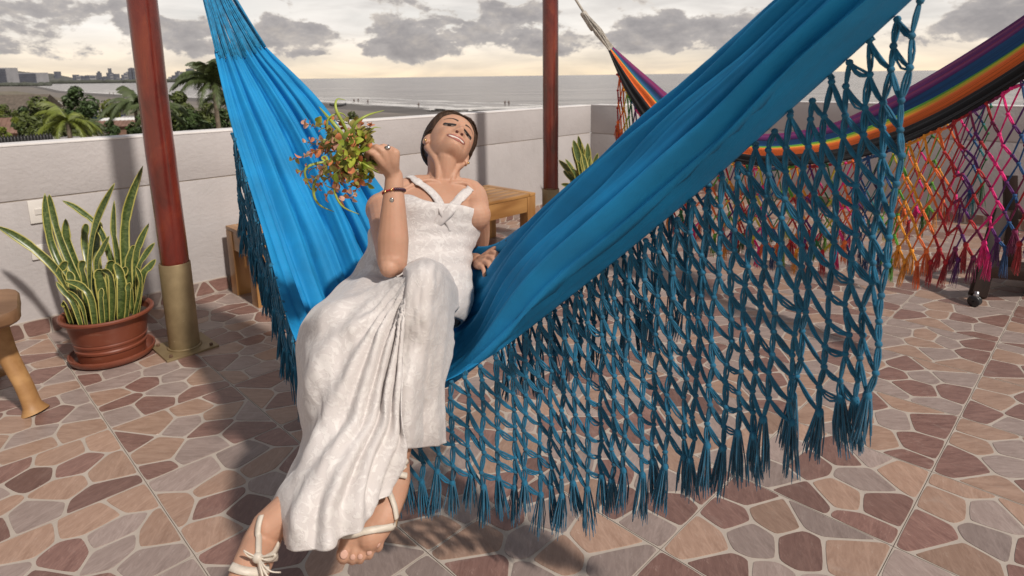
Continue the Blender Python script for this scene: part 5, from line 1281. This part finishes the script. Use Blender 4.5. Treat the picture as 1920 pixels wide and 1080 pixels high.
woman = empty('person', pelv, 'smiling woman in a white halter dress leaning back in the blue hammock, holding a bouquet', 'person'); w0 = woman.location.copy()
me = BODY.mesh('body_source', M['skin'], True, w0)
tmp = bpy.data.objects.new('body', me); col.objects.link(tmp)
md = tmp.modifiers.new('union', 'REMESH'); md.mode = 'VOXEL'; md.voxel_size = 0.0026; md.use_smooth_shade = True
m2 = tmp.modifiers.new('soft', 'SMOOTH'); m2.factor = 0.5; m2.iterations = 3
dg = bpy.context.evaluated_depsgraph_get(); dg.update()
bme = bpy.data.meshes.new_from_object(tmp.evaluated_get(dg)); bpy.data.objects.remove(tmp)
bme.name = 'body'; bme.materials.clear(); bme.materials.append(M['skin'])
body = link('body', bme, woman)
BV = BVHTree.FromPolygons([v.co for v in bme.vertices], [p.vertices for p in bme.polygons])
def on_body(p, out=0.004, beyond=0.0):
    """Nearest place on the skin along the sight direction (past `beyond` metres), lifted off by out."""
    o = Vector((0, 0, EYE)); d = (p - o).normalized(); h = BV.ray_cast(o - w0 + d * beyond, d)
    if h[0] is None: h = BV.find_nearest(p - w0)
    return h[0] + h[1] * out
def wp(P): return [p - w0 for p in P]

# ---- face details
def strip(nm, xs, zt, zb, mat, out, cols_=3, parent=woman, bulge=0.0):
    rows = []
    for x in xs:
        a, b = zt(x), zb(x); rows.append([face(x, a + (b - a) * k_ / (cols_ - 1), out + bulge * math.sin(PI * k_ / (cols_ - 1))) - w0 for k_ in range(cols_)])
    return MB().grid(rows).build(nm, mat, parent)
XS = [(-1 + 2 * i / 24) for i in range(25)]; mw = 0.0315
lipxs = [x * mw for x in XS]; u_ = lambda x: (x / mw) ** 2
it = lambda x: -.0665 + .0100 * u_(x); ib = lambda x: -.0785 + .0215 * u_(x); ot = lambda x: -.0605 + .0042 * u_(x) - 0.0010 * math.exp(-(x / .004) ** 2); ob = lambda x: -.0870 + .0297 * u_(x)
strip('upper_lip', lipxs, ot, it, M['lip'], 0.0008, 5, bulge=0.0030); strip('lower_lip', lipxs, ib, ob, M['lip'], 0.0008, 5, bulge=0.0036)
strip('mouth_inside', lipxs, it, ib, M['mouth'], 0.0002, 3)
tx = [x * 0.0268 for x in XS]; strip('teeth', tx, lambda x: it(x) - 0.0002, lambda x: max(ib(x) + 0.0014, it(x) - 0.0095), M['teeth'], 0.0006, 4)
for sg in (-1, 1):
    ex = lambda q: sg * (.0315 + q * .0155)
    strip('eye', [ex(q) for q in XS], lambda x: .0010 + .0018 * (1 - ((abs(x) - .0315) / .0155) ** 2), lambda x: -.0008 - .0012 * (1 - ((abs(x) - .0315) / .0155) ** 2), M['eye_white'], 0.0008, 4)
    strip('iris', [sg * (.0320 + q * .0056) for q in XS], lambda x: .0018 + .0034 * math.sqrt(max(0, 1 - ((abs(x) - .0320) / .0057) ** 2)), lambda x: .0010 - .0028 * math.sqrt(max(0, 1 - ((abs(x) - .0320) / .0057) ** 2)), M['iris'], 0.0014, 4)
    strip('lashes', [sg * (.0320 + q * .0180) for q in XS], lambda x: .0056 + .0022 * (1 - ((abs(x) - .0320) / .018) ** 2) + 0.0012 * (abs(x) > .043), lambda x: -.0004 + .0026 * (1 - ((abs(x) - .0320) / .018) ** 2), M['lash'], 0.0030, 4)
    strip('lower_lashes', [sg * (.0325 + q * .0150) for q in XS], lambda x: -.0006 - .0012 * (1 - ((abs(x) - .0325) / .015) ** 2), lambda x: -.0016 - .0026 * (1 - ((abs(x) - .0325) / .015) ** 2), M['lash'], 0.0012, 3)
    strip('eyebrow', [sg * (.0330 + q * .0205) for q in XS], lambda x: .0215 + .0040 * (1 - ((abs(x) - .037) / .024) ** 2), lambda x: .0215 + .0040 * (1 - ((abs(x) - .037) / .024) ** 2) - .0052 * (1 - ((abs(x) - .012) / .042) ** 2 * 0.85), M['brow'], 0.0010, 3)
    MB().ball(face(sg * .0085, -.0475, 0.002) - w0, (0.0050, 0.0040, 0.0036), HM, 8, 6).build('nostril', M['mouth'], woman)
    MB().ball(HP(sg * 0.0755, 0.006, -0.044) - w0, 0.0042, None, 10, 8).build('earring', M['gold_metal'], woman)
# ---- hair: drawn back to a low knot
def hairline(a):                                       # lowest z of the hair at angle a from the face
    return float(np.interp(abs(a), [0, 0.5, 0.9, 1.15, 1.35, 1.55, 1.75, 2.2, PI], [.071, .066, .046, .022, .000, -.012, -.040, -.068, -.075]))
rows = []; uvs = []; NA = 120
for k_ in range(46):
    row = []
    for j in range(NA + 1):
        a = -PI + 2 * PI * j / NA; zl = hairline(a); z = zl + (.1065 - zl) * (k_ / 45) ** 0.9
        f, b, w = hsec(min(.1068, z)); yc = (f + b) / 2 * 0.35; s_, c = math.sin(a), math.cos(a); g = 0.0008 + (0.0065 + 0.003 * min(1, abs(a) / 1.6)) * min(1, k_ / 9) + 0.0015 * vnoise(a * 14, z * 30)
        x = (w + g) * s_; y = yc + ((f - yc + g) * c ** 0.80 if c >= 0 else -(yc - b + g) * abs(c) ** 0.9)
        row.append(HP(x, y, z + g * max(0, (z - .05) / .057)) - w0); uvs.append((k_ / 45, j / NA))
    rows.append(row)
hair = MB().grid(rows).build('hair', M['hair'], woman); ul = hair.data.uv_layers.new(name='UVMap')
for l in hair.data.loops: ul.data[l.index].uv = uvs[l.vertex_index]
mb = MB(); mb.ball(HP(0.040, -0.090, -0.055) - w0, (0.046, 0.030, 0.038), HM, 18, 12)
for i in range(7): a = i * 0.9; mb.tube([HP(0.040 + 0.042 * math.cos(a + q * 0.5), -0.095 - 0.022 * math.sin(q * 0.5), -0.055 + 0.034 * math.sin(a + q * 0.5)) - w0 for q in range(6)], [0.006, 0.011, 0.013, 0.012, 0.009, 0.004], 7)
mb.build('hair_knot', M['hair'], woman)
rs = random.Random(9); mb = MB()
def cap_pt(a, z, lift):
    f, b, w = hsec(min(.1068, z)); yc = (f + b) / 2 * 0.35; s_, c = math.sin(a), math.cos(a); g = lift
    return HP((w + g) * s_, yc + ((f - yc + g) * c ** 0.80 if c >= 0 else -(yc - b + g) * abs(c) ** 0.9), z + g * max(0, (z - .05) / .057)) - w0
for i in range(150):                                   # combed strands from the hairline to the knot
    a0 = rs.uniform(-1.75, 1.75); z0 = hairline(a0) + rs.uniform(-.001, .012); a1 = math.copysign(rs.uniform(2.2, 3.0), a0 if abs(a0) > 0.3 else rs.choice((-1, 1))); z1 = rs.uniform(-.06, -.02); P = []
    for q in range(9):
        f_ = q / 8; za = z0 + (z1 - z0) * f_ + (0.045 - abs(a0) * 0.012) * math.sin(PI * f_) * (1 if z0 > 0.02 else 0.4)
        P.append(cap_pt(a0 + (a1 - a0) * f_ ** 1.1, min(.104, za), 0.001 + 0.0098 * min(1, f_ * 4) + rs.uniform(0, .0012)))
    mb.tube(P, [0.0006] + [0.0015] * 7 + [0.0008], 4)
mb.build('combed_hair', M['hair'], woman); mb = MB()
for i in range(16):                                    # loose strands at the nape and over the ears
    sg = 1; a0 = HP(sg * rs.uniform(.046, .058), rs.uniform(-.06, -.03), rs.uniform(-.070, -.045))
    L = rs.uniform(0.02, 0.055); dv = (HM @ Vector((sg * rs.uniform(.1, .7), rs.uniform(-.6, .2), -1))).normalized()
    mb.tube([q - w0 for q in spline([a0, a0 + dv * L * 0.5 + Vector((rs.uniform(-1, 1), 0, rs.uniform(-1, 1))) * 0.005, a0 + dv * L + Vector((rs.uniform(-1, 1), 0, rs.uniform(-1, 1))) * 0.012], 6)], [0.0007] * 5 + [0.0003], 3)
mb.build('loose_strands', M['hair'], woman)

# ---- dress: bodice, straps, skirt
def tor_pt(t_, a, g):
    C = [Vector(c) for c, w, d in TOR]; Wd = [Vector((w, d, 0)) for c, w, d in TOR]; c, wd = crom(C, t_), crom(Wd, t_)
    ca, sa = math.cos(a), math.sin(a); e = 2.3
    x = math.copysign(abs(ca) ** (2 / e), ca) * (wd.x + g); y = math.copysign(abs(sa) ** (2 / e), sa) * (wd.y + g)
    p = c + lat * x + fwd * y
    if sa > 0: p = p + fwd * (0.020 * sa * math.exp(-((t_ - 5.75) / 0.75) ** 2) * (0.75 + 0.25 * math.exp(-((abs(ca) - 0.45) / 0.3) ** 2)))   # over the bust
    return p
rows = []; NA = 96
for k_ in range(40):
    row = []
    for j in range(NA):
        a = 2 * PI * j / NA; sa, ca = math.sin(a), math.cos(a)
        # a runs from her left side (0) over the front (pi/2) to her right side (pi)
        top = 6.35 if sa < 0 else 6.02 + 0.75 / (1 + math.exp((ca + 0.38) / 0.07)) - 0.12 / (1 + math.exp(-(ca - 0.30) / 0.07)) - 0.10 * math.exp(-((ca - 0.02) / 0.12) ** 2)
        t_ = 0.6 + (top - 0.6) * k_ / 39
        p = tor_pt(t_, a, 0.0085 + 0.012 * max(0, ca) ** 2 * min(1, t_ / 4) + 0.0020 * vnoise(a * 5, t_ * 3) + 0.0035 * max(0, 1 - abs(t_ - 3.6) / 1.6) * math.sin(t_ * 9 + a * 3))
        row.append(p - w0)
    rows.append(row)
bod = MB().grid(rows, 0, True).build('bodice', M['dress'], woman); solid(bod, 0.003, 1)
dg = bpy.context.evaluated_depsgraph_get(); dg.update()
BB = BVHTree.FromPolygons([v.co for v in bod.data.vertices], [p.vertices for p in bod.data.polygons])
def on_dress(p, out, beyond):
    o = Vector((0, 0, EYE)); d = (p - o).normalized(); st_ = o - w0 + d * beyond
    hs = [h for h in (BV.ray_cast(st_, d), BB.ray_cast(st_, d)) if h[0] is not None]
    h = min(hs, key=lambda q: q[3]) if hs else BV.find_nearest(p - w0)
    n_ = h[1] if h[1].dot(d) < 0 else -h[1]
    return h[0] + n_ * out
def ribbon(nm, pts, wid, mat, outs, n=28, th=0.0014):
    V_ = [Vector((a, b, 0)) for a, b in pts]; P = []
    for i in range(n):
        q = crom(V_, (len(V_) - 1) * i / (n - 1)); P.append(on_dress(W(q.x, q.y, 1.93), float(np.interp(i / (n - 1), np.linspace(0, 1, len(outs)), outs)), 1.66))
    for _ in range(3): P = [(P[max(0, i - 1)] + P[i] * 2 + P[min(n - 1, i + 1)]) / 4 for i in range(n)]
    rows = []
    for i in range(n):
        T = (P[min(n - 1, i + 1)] - P[max(0, i - 1)]).normalized(); N_ = BV.find_nearest(P[i])[1]
        s_ = T.cross(N_).normalized(); rows.append([P[i] + s_ * (wid * k_) + N_ * (0.0012 * (1 - 4 * k_ * k_)) for k_ in (-.5, -.25, 0, .25, .5)])
    o = MB().grid(rows).build(nm, mat, woman); solid(o, th, 0); return o
ribbon('strap', [(766, 332), (776, 338), (786, 346), (806, 360), (822, 377), (831, 398), (843, 418), (850, 434)], 0.024, M['dress'], (0.004, 0.009, 0.007, 0.004, 0.002, -0.003))
ribbon('strap', [(884, 352), (872, 363), (858, 378), (844, 394), (832, 406), (822, 416), (815, 424)], 0.028, M['dress'], (0.001, 0.004, 0.0055, 0.0055, 0.003, -0.006))

# ---- skirt panels, laid over the thighs and hanging from the knees
def panel(nm, ctrl, nr, nc, folds, mat=None):
    G_ = [[W(*q) for q in row] for row in ctrl]; R0, C0_ = len(G_) - 1, len(G_[0]) - 1; rows = []; base = []
    for i in range(nr + 1):
        line = [crom([G_[r][c_] for r in range(R0 + 1)], R0 * i / nr) for c_ in range(C0_ + 1)]
        base.append([crom(line, C0_ * j / nc) for j in range(nc + 1)])
    for i in range(nr + 1):
        row = []
        for j in range(nc + 1):
            p = base[i][j]; du = base[min(nr, i + 1)][j] - base[max(0, i - 1)][j]; dv = base[i][min(nc, j + 1)] - base[i][max(0, j - 1)]
            N_ = du.cross(dv); N_ = N_.normalized() if N_.length > 1e-9 else Vector((0, -1, 0))
            if N_.dot(Vector((0, 0, EYE)) - p) < 0: N_ = -N_
            row.append(p + N_ * folds(i / nr, j / nc) - w0)
        rows.append(row)
    o = MB().grid(rows).build(nm, mat or M['dress'], woman); solid(o, 0.0025, -1); return o
def ridge(x, c, w): 
    d = (x - c) / w; return math.exp(-d * d)
def fl_left(t_, s_):
    """tension folds fan out from the raised knee (t=0.18, s=1) to the lower left"""
    a = math.atan2(t_ - 0.13, 1.06 - s_ + 1e-6); r = math.hypot(t_ - 0.13, 1.06 - s_); g = min(1, r * 3.2) * min(1, max(0, (t_ - 0.02) * 8))
    d = 0
    for c_, w, h in ((0.22, 0.05, 0.7), (0.46, 0.055, 1.0), (0.66, 0.05, 1.25), (0.83, 0.055, 1.3), (1.00, 0.05, 1.2), (1.16, 0.045, 1.5), (1.32, 0.05, 1.0), (1.46, 0.04, 1.3)):
        d += 0.0185 * h * ridge(a + 0.10 * vnoise(r * 3, c_ * 9), c_, w * (0.8 + 0.5 * r))
    d = d * g + 0.009 * vnoise(t_ * 7, s_ * 6, 1) + 0.0025 * vnoise(t_ * 22, s_ * 17, 4) * (0.5 + t_)
    if t_ < 0.25: d += 0.006 * (1 - t_ / 0.25) * math.sin(t_ * 75 + s_ * 5 + vnoise(s_ * 4, 2) * 2)
    return d
LP = [[(696, 428, 1.70), (704, 452, 1.66), (720, 490, 1.61), (738, 516, 1.575), (752, 524, 1.55), (770, 505, 1.50), (786, 492, 1.42)],
      [(672, 498, 1.70), (688, 505, 1.63), (708, 516, 1.56), (730, 524, 1.51), (750, 527, 1.46), (770, 513, 1.375), (790, 502, 1.315)],
      [(622, 548, 1.64), (645, 548, 1.52), (675, 546, 1.45), (708, 543, 1.40), (735, 541, 1.365), (760, 536, 1.32), (780, 530, 1.290)],
      [(582, 596, 1.54), (603, 585, 1.385), (635, 585, 1.325), (672, 585, 1.315), (708, 585, 1.305), (740, 585, 1.290), (766, 585, 1.272)],
      [(561, 655, 1.48), (583, 645, 1.330), (620, 642, 1.285), (658, 642, 1.270), (695, 642, 1.265), (728, 642, 1.265), (755, 642, 1.268)],
      [(564, 730, 1.42), (583, 725, 1.290), (615, 722, 1.245), (650, 722, 1.235), (685, 722, 1.235), (722, 722, 1.245), (758, 722, 1.240)],
      [(583, 800, 1.36), (597, 797, 1.255), (622, 797, 1.210), (650, 797, 1.200), (680, 797, 1.205), (718, 797, 1.220), (754, 797, 1.232)],
      [(556, 880, 1.30), (573, 876, 1.200), (600, 874, 1.155), (630, 872, 1.145), (662, 868, 1.155), (702, 862, 1.180), (744, 846, 1.232)],
      [(527, 955, 1.24), (546, 958, 1.150), (575, 960, 1.105), (605, 958, 1.100), (640, 948, 1.115), (682, 928, 1.155), (726, 890, 1.225)],
      [(540, 1000, 1.21), (556, 1014, 1.130), (580, 1025, 1.090), (608, 1027, 1.085), (640, 1002, 1.110), (678, 962, 1.150), (716, 912, 1.215)]]
skl = panel('skirt', LP, 110, 90, fl_left)
def fl_right(t_, s_):
    d = 0.008 * ridge(s_ + 0.06 * vnoise(t_ * 4, 1), 0.12, 0.06) + 0.006 * ridge(s_ + 0.05 * vnoise(t_ * 3, 4), 0.45, 0.08) + 0.006 * ridge(s_ + 0.05 * vnoise(t_ * 3, 9), 0.80, 0.07)
    return d * min(1, t_ * 3) + 0.005 * vnoise(t_ * 6, s_ * 4, 7) + 0.003 * vnoise(t_ * 19, s_ * 12, 3)
RP = [[(752, 508, 1.60), (770, 494, 1.62), (796, 488, 1.64), (822, 494, 1.66), (842, 512, 1.68), (856, 540, 1.71), (864, 575, 1.75)],
      [(757, 512, 1.44), (772, 495, 1.43), (794, 488, 1.43), (816, 494, 1.44), (833, 512, 1.48), (847, 540, 1.55), (857, 578, 1.64)],
      [(760, 535, 1.325), (775, 512, 1.295), (793, 505, 1.285), (811, 511, 1.30), (826, 530, 1.345), (838, 562, 1.42), (850, 592, 1.54)],
      [(752, 590, 1.29), (768, 584, 1.268), (785, 580, 1.262), (802, 582, 1.275), (820, 590, 1.320), (837, 605, 1.40), (852, 625, 1.50)],
      [(744, 650, 1.30), (762, 648, 1.280), (780, 646, 1.275), (797, 647, 1.288), (814, 651, 1.320), (830, 656, 1.38), (846, 664, 1.46)],
      [(728, 720, 1.262), (753, 720, 1.252), (772, 720, 1.256), (790, 720, 1.308), (806, 720, 1.335), (821, 720, 1.38), (834, 720, 1.43)],
      [(716, 785, 1.262), (746, 785, 1.248), (768, 785, 1.256), (787, 784, 1.328), (804, 783, 1.350), (820, 782, 1.39), (834, 780, 1.43)],
      [(708, 838, 1.268), (738, 839, 1.252), (764, 840, 1.262), (785, 838, 1.345), (803, 836, 1.365), (820, 834, 1.40), (836, 830, 1.43)]]
skr = panel('skirt_panel', RP, 80, 60, fl_right)
M['lining'] = simple('beige_lining', (0.52, 0.42, 0.30), 0.7, 0.08, 10, 0.2, 40)
LN = [[(776, 520, 1.300), (790, 520, 1.305)], [(752, 640, 1.275), (772, 640, 1.290)], [(738, 720, 1.270), (762, 720, 1.310)], [(726, 800, 1.260), (752, 800, 1.335)], [(716, 846, 1.258), (748, 850, 1.350)], [(706, 872, 1.250), (740, 856, 1.36)]]
panel('lining', [[r[0], tuple((a + b) / 2 for a, b in zip(*r)), r[1]] for r in LN], 40, 8, lambda t_, s_: 0.003 * vnoise(t_ * 8, s_ * 3), M['lining'])

# ---- sandals, nails
def band(nm, pts, wid, parent, mat=None, out=0.004, n=22, th=0.003):
    mat = mat or M['leather']; Vs = [Vector((a, b, 0)) for a, b in pts]
    P = [on_body(W(q.x, q.y, 1.2), out) for q in spline(Vs, n)]; rows = []
    P = [(P[max(0, i - 1)] + P[i] * 2 + P[min(n - 1, i + 1)]) / 4 for i in range(n)]
    for i in range(n):
        T = (P[min(n - 1, i + 1)] - P[max(0, i - 1)]).normalized(); h = BV.find_nearest(P[i]); N_ = h[1]
        s_ = T.cross(N_).normalized(); rows.append([P[i] + s_ * (wid * k_) + N_ * 0.001 * (1 - 4 * k_ * k_) for k_ in (-.5, 0, .5)])
    o = MB().grid(rows).build(nm, mat, parent); solid(o, th, 0); return o
sL = empty('sandal', (0, 0, 0)); sL.parent = woman; sR = empty('sandal', (0, 0, 0)); sR.parent = woman
band('toe_strap', [(645, 1004), (664, 1000), (690, 996), (718, 990), (741, 985)], 0.0125, sL); band('ankle_strap', [(716, 902), (730, 894), (745, 882), (762, 862)], 0.011, sL)
band('ankle_strap', [(722, 868), (734, 884), (748, 890), (760, 893)], 0.011, sL, None, 0.006); band('ankle_strap', [(722, 898), (730, 925), (738, 950), (741, 972)], 0.010, sL); band('ankle_strap', [(716, 852), (722, 868), (727, 900)], 0.011, sL)
band('ankle_strap', [(735, 848), (746, 862), (756, 880)], 0.012, sL, None, 0.007)
rows = []
for a, b in (((640, 1010, 1.225), (744, 988, 1.245)), ((668, 985, 1.262), (750, 965, 1.27)), ((712, 930, 1.33), (765, 925, 1.335)), ((730, 895, 1.385), (770, 892, 1.39))): rows.append([W(*a) - w0, (W(*a) + W(*b)) / 2 - w0 + Vector((0, 0.004, -0.004)), W(*b) - w0])
rows = [[crom([r[c_] for r in rows], 3 * i / 12) for c_ in range(3)] for i in range(13)]
solid(MB().grid(rows).build('sole', M['sole'], sL), 0.010, 1)
band('ankle_strap', [(492, 968), (487, 985), (484, 1010), (483, 1030), (482, 1046)], 0.010, sR); band('ankle_strap', [(478, 1052), (500, 1050), (517, 1044), (527, 1030)], 0.011, sR); band('ankle_strap', [(520, 1018), (508, 1040), (490, 1052)], 0.010, sR)
band('toe_strap', [(436, 1064), (450, 1071), (468, 1074), (486, 1073), (500, 1066)], 0.0135, sR)
bow = W(483, 1046, 1.055) - w0; mb = MB()
def loop(dx, dz, L, wd):
    pts = [bow, bow + Vector((dx * 0.55, -0.016, dz * 0.5 + 0.010)) * L, bow + Vector((dx, -0.018, dz)) * L, bow + Vector((dx * 0.62, -0.006, dz * 0.7 - 0.28)) * L, bow]
    P = spline(pts, 18); rows = []
    for i, p in enumerate(P):
        rows.append([p + Vector((0, -0.5, 0.8)).normalized() * wd * k_ for k_ in (-.5, 0, .5)])
    mb.grid(rows)
loop(0.9, 0.15, 0.036, 0.010); loop(-0.7, 0.45, 0.030, 0.010)
for e in ((0.030, -0.012, -0.034), (0.022, -0.016, -0.055), (0.040, -0.010, -0.020)):
    P = spline([bow, bow + Vector(e) * 0.5 + Vector((0.004, -0.012, 0)), bow + Vector(e)], 8); mb.grid([[p + Vector((0.6, -0.5, 0.4)).normalized() * 0.009 * k_ for k_ in (-.5, 0, .5)] for p in P])
mb.ball(bow, (0.008, 0.007, 0.008), None, 10, 8); solid(mb.build('bow', M['leather'], sR), 0.002, 0)
rows = [[W(*a) - w0, W(*b) - w0] for a, b in (((470, 1000, 1.215), (505, 1030, 1.215)), ((440, 1060, 1.15), (480, 1085, 1.14)), ((420, 1115, 1.085), (468, 1125, 1.06)), ((400, 1150, 1.055), (462, 1165, 1.03)))]
rows = [[crom([r[c_] for r in rows], 3 * i / 12) for c_ in range(2)] for i in range(13)]
solid(MB().grid(rows).build('sole', M['sole'], sR), 0.010, 1)
for T in (TOES_L,):
    for a, b, c_, r in T:
        p = on_body(W(b[0] * 0.35 + c_[0] * 0.65, b[1] * 0.35 + c_[1] * 0.65 - 1, 1.18), 0.0004); h = BV.find_nearest(p); N_ = h[1]; s_ = N_.orthogonal().normalized()
        A_ = Matrix((N_.cross(Vector((0, 0, 1))).normalized(), N_.cross(N_.cross(Vector((0, 0, 1)))).normalized(), N_)).transposed()
        MB().ball(p, (r * 0.55, r * 0.62, 0.0012), A_, 10, 6).build('toenail', M['nail'], woman)
# ---- bracelet and ring
fa = (elbR - wriR).normalized(); bc = wriR + fa * 0.040; s1 = fa.orthogonal().normalized(); s2 = fa.cross(s1)
brc = empty('bracelet', (0, 0, 0)); brc.parent = woman
M['bead_red'] = simple('red_bead', (0.30, 0.015, 0.02), 0.3, 0.2); M['bead_dark'] = simple('dark_bead', (0.05, 0.015, 0.03), 0.25, 0.2)
bead = [MB().ball((0, 0, 0), 0.0026, None, 8, 6).mesh('bead', M['bead_red']), MB().ball((0, 0, 0), 0.0042, None, 8, 6).mesh('bead', M['bead_dark']), MB().ball((0, 0, 0), 0.0034, None, 8, 6).mesh('bead', M['gold_metal'])]
for i in range(34):
    a = 2 * PI * i / 34; d = s1 * math.cos(a) + s2 * math.sin(a); h = BV.ray_cast(bc - w0 + d * 0.08, -d, 0.08)
    if h[0] is None: continue
    big = (d.x > 0.3 and d.y < 0); link('bead', bead[1 if big else (2 if i % 5 == 0 else 0)], brc, h[0] + h[1] * 0.0022 + fa * (0.006 * math.sin(a)))
ch = BV.ray_cast(bc - w0 + Vector((0, -0.1, 0)), Vector((0.0, 1, 0)), 0.1)
if ch[0] is not None:
    p = ch[0]; MB().ball(p + Vector((0, -0.006, -0.014)), (0.0052, 0.003, 0.007), None, 10, 8).ball(p + Vector((0, -0.006, -0.026)), (0.0060, 0.003, 0.006), None, 10, 8).build('charm', M['silver'], brc)
a, b = W(*HR['r'][1]), W(*HR['r'][2]); rc = a * 0.6 + b * 0.4; T = (b - a).normalized(); q1 = T.orthogonal().normalized(); q2 = T.cross(q1)
MB().tube([rc - w0 + (q1 * math.cos(x) + q2 * math.sin(x)) * 0.0098 for x in [2 * PI * i / 20 for i in range(21)]], 0.0022, 6, 0, False).ball(rc - w0 + Vector((0.004, -0.010, 0.004)), (0.008, 0.004, 0.0045), None, 10, 8).build('ring', M['silver'], woman)

# ================================================================== BOUQUET
grip = W(690, 301, 1.487)
bq = empty('bouquet', grip, 'bouquet of orange and green eucalyptus leaves held up by the woman', 'bouquet'); g0 = bq.location.copy()
M['stem'] = simple('stem_green', (0.16, 0.19, 0.04), 0.5, 0.2, 20)
LM = [leaf_mat('leaf_orange', (0.56, 0.20, 0.085), 0.4), leaf_mat('leaf_green', (0.17, 0.22, 0.022), 0.4), leaf_mat('leaf_olive', (0.23, 0.20, 0.045), 0.35), leaf_mat('leaf_pink', (0.50, 0.28, 0.20), 0.25), leaf_mat('leaf_lime', (0.34, 0.38, 0.05), 0.3)]
for m_ in LM: m_.node_tree.nodes['Principled BSDF'].inputs['Roughness'].default_value = 0.42
def leaf_mesh(mat, l=0.020, w=0.015):
    rows = []
    for i in range(7):
        s_ = i / 6; ww = w * 0.5 * math.sin(PI * min(0.985, max(0.05, s_ ** 0.85))) ** 0.6
        rows.append([(x * ww, s_ * l, 0.10 * l * math.sin(s_ * PI) + 0.25 * ww * x * x) for x in (-1, 0, 1)])
    me = MB().grid([[Vector(q) for q in r] for r in rows]).mesh('leaf', mat); return me
lms = [leaf_mesh(m_, l, w) for m_, l, w in zip(LM, (0.019, 0.026, 0.021, 0.018, 0.026), (0.0165, 0.018, 0.016, 0.016, 0.017))]
# sprays: (tip px, tip depth, colour family)
SPR = [((548, 300), 1.43, 'o'), ((560, 322), 1.46, 'o'), ((575, 340), 1.42, 'o'), ((592, 355), 1.44, 'o'), ((612, 368), 1.43, 'o'), ((640, 375), 1.44, 'o'), ((662, 372), 1.43, 'p'), ((572, 232), 1.45, 'o'), ((600, 228), 1.43, 'g'), ((625, 222), 1.47, 'o'), ((650, 226), 1.44, 'v'),
       ((670, 228), 1.47, 'v'), ((694, 235), 1.47, 'v'), ((590, 262), 1.40, 'o'), ((585, 285), 1.40, 'o'), ((610, 300), 1.37, 'g'), ((635, 262), 1.37, 'g'), ((655, 250), 1.40, 'g'), ((640, 290), 1.37, 'g'), ((660, 275), 1.41, 'g'), ((680, 258), 1.44, 'g'), ((622, 330), 1.38, 'g'), ((650, 335), 1.40, 'v'), ((668, 345), 1.44, 'g'), ((690, 345), 1.46, 'g'),
       ((600, 320), 1.39, 'o'), ((630, 350), 1.42, 'o'), ((680, 245), 1.50, 'g'), ((660, 310), 1.42, 'v'), ((620, 245), 1.41, 'v'), ((605, 275), 1.52, 'g'), ((640, 320), 1.53, 'g'), ((655, 245), 1.53, 'v'), ((570, 265), 1.50, 'o')]
rs = random.Random(17); fam = {'o': [0, 0, 3, 0, 2], 'g': [1, 2, 4, 1, 2, 0], 'v': [2, 0, 2, 3], 'p': [0, 3]}; count = 0
for (tx_, ty_), d_, fm in SPR:
    tip = W(tx_, ty_, d_) - g0; mid = tip * 0.55 + Vector((rs.uniform(-.012, .012), rs.uniform(-.02, .01), rs.uniform(0.0, .022)))
    P = spline([Vector((0, 0, 0)) + Vector((rs.uniform(-1, 1), rs.uniform(-1, 1), rs.uniform(-1, 1))) * 0.006, mid, tip], 12)
    MB().tube(P, [0.0017 - 0.001 * i / 11 for i in range(12)], 5).build('stem', M['stem'], bq)
    nl = 13
    for i in range(nl):
        f = 0.30 + 0.70 * i / (nl - 1); q = crom(P, 11 * f); T = (crom(P, min(11, 11 * f + 0.4)) - crom(P, max(0, 11 * f - 0.4))).normalized()
        a = T.orthogonal().normalized(); a = Quaternion(T, i * 2.4 + rs.uniform(-.6, .6)) @ a
        yd = (a * 0.85 + T * rs.uniform(0.1, 0.8)).normalized(); zd = (T + Vector((rs.uniform(-.6, .6), rs.uniform(-.9, .2), rs.uniform(-.4, .8)))); zd = (zd - yd * zd.dot(yd)).normalized(); xd = yd.cross(zd)
        kind = rs.choice(fam[fm]) if f > 0.45 else rs.choice([1, 1, 2, 4, 0]); s_ = rs.uniform(0.75, 1.3) * (1.1 - 0.35 * f)
        o = link('leaf', lms[kind], bq); o.matrix_local = Matrix.Translation(q) @ Matrix((xd, yd, zd)).transposed().to_4x4() @ Matrix.Scale(s_, 4); count += 1
M['grass'] = simple('grass_blade', (0.30, 0.36, 0.06), 0.4, 0.25, 15)
for pts, w in (([(668, 285), (645, 235), (630, 205), (632, 186), (648, 188)], .008), ([(665, 285), (640, 250), (617, 222), (598, 200)], .012), ([(668, 282), (662, 240), (685, 218), (720, 207)], .009), ([(655, 300), (600, 305), (572, 318), (580, 350), (592, 360)], .007), ([(655, 310), (598, 330), (588, 362), (600, 385), (627, 397)], .008), ([(660, 315), (628, 348), (640, 385), (674, 402)], .007), ([(668, 300), (690, 312), (712, 325)], .006), ([(660, 285), (622, 262), (614, 225), (640, 212), (655, 228)], .006), ([(680, 260), (700, 240), (715, 240)], .004)):
    P = spline([W(x, y, 1.47 - 0.05 * math.sin(PI * i / (len(pts) - 1))) - g0 for i, (x, y) in enumerate(pts)], 16); rows = []
    for i, p in enumerate(P):
        T = (P[min(15, i + 1)] - P[max(0, i - 1)]).normalized(); sd_ = T.cross(Vector((0.1, -1, 0.25))).normalized(); ww = w * (1 - (i / 15) ** 2 * 0.93); rows.append([p - sd_ * ww / 2, p + Vector((0, -0.0012, 0)), p + sd_ * ww / 2])
    solid(MB().grid(rows).build('grass_blade', M['grass'], bq), 0.0006, 0)
MB().tube([q for q in spline([Vector((-0.01, 0, 0)), Vector((0.012, 0.002, -0.004)), W(716, 306, 1.5) - g0], 6)], 0.005, 8).build('stem_bundle', M['stem'], bq)
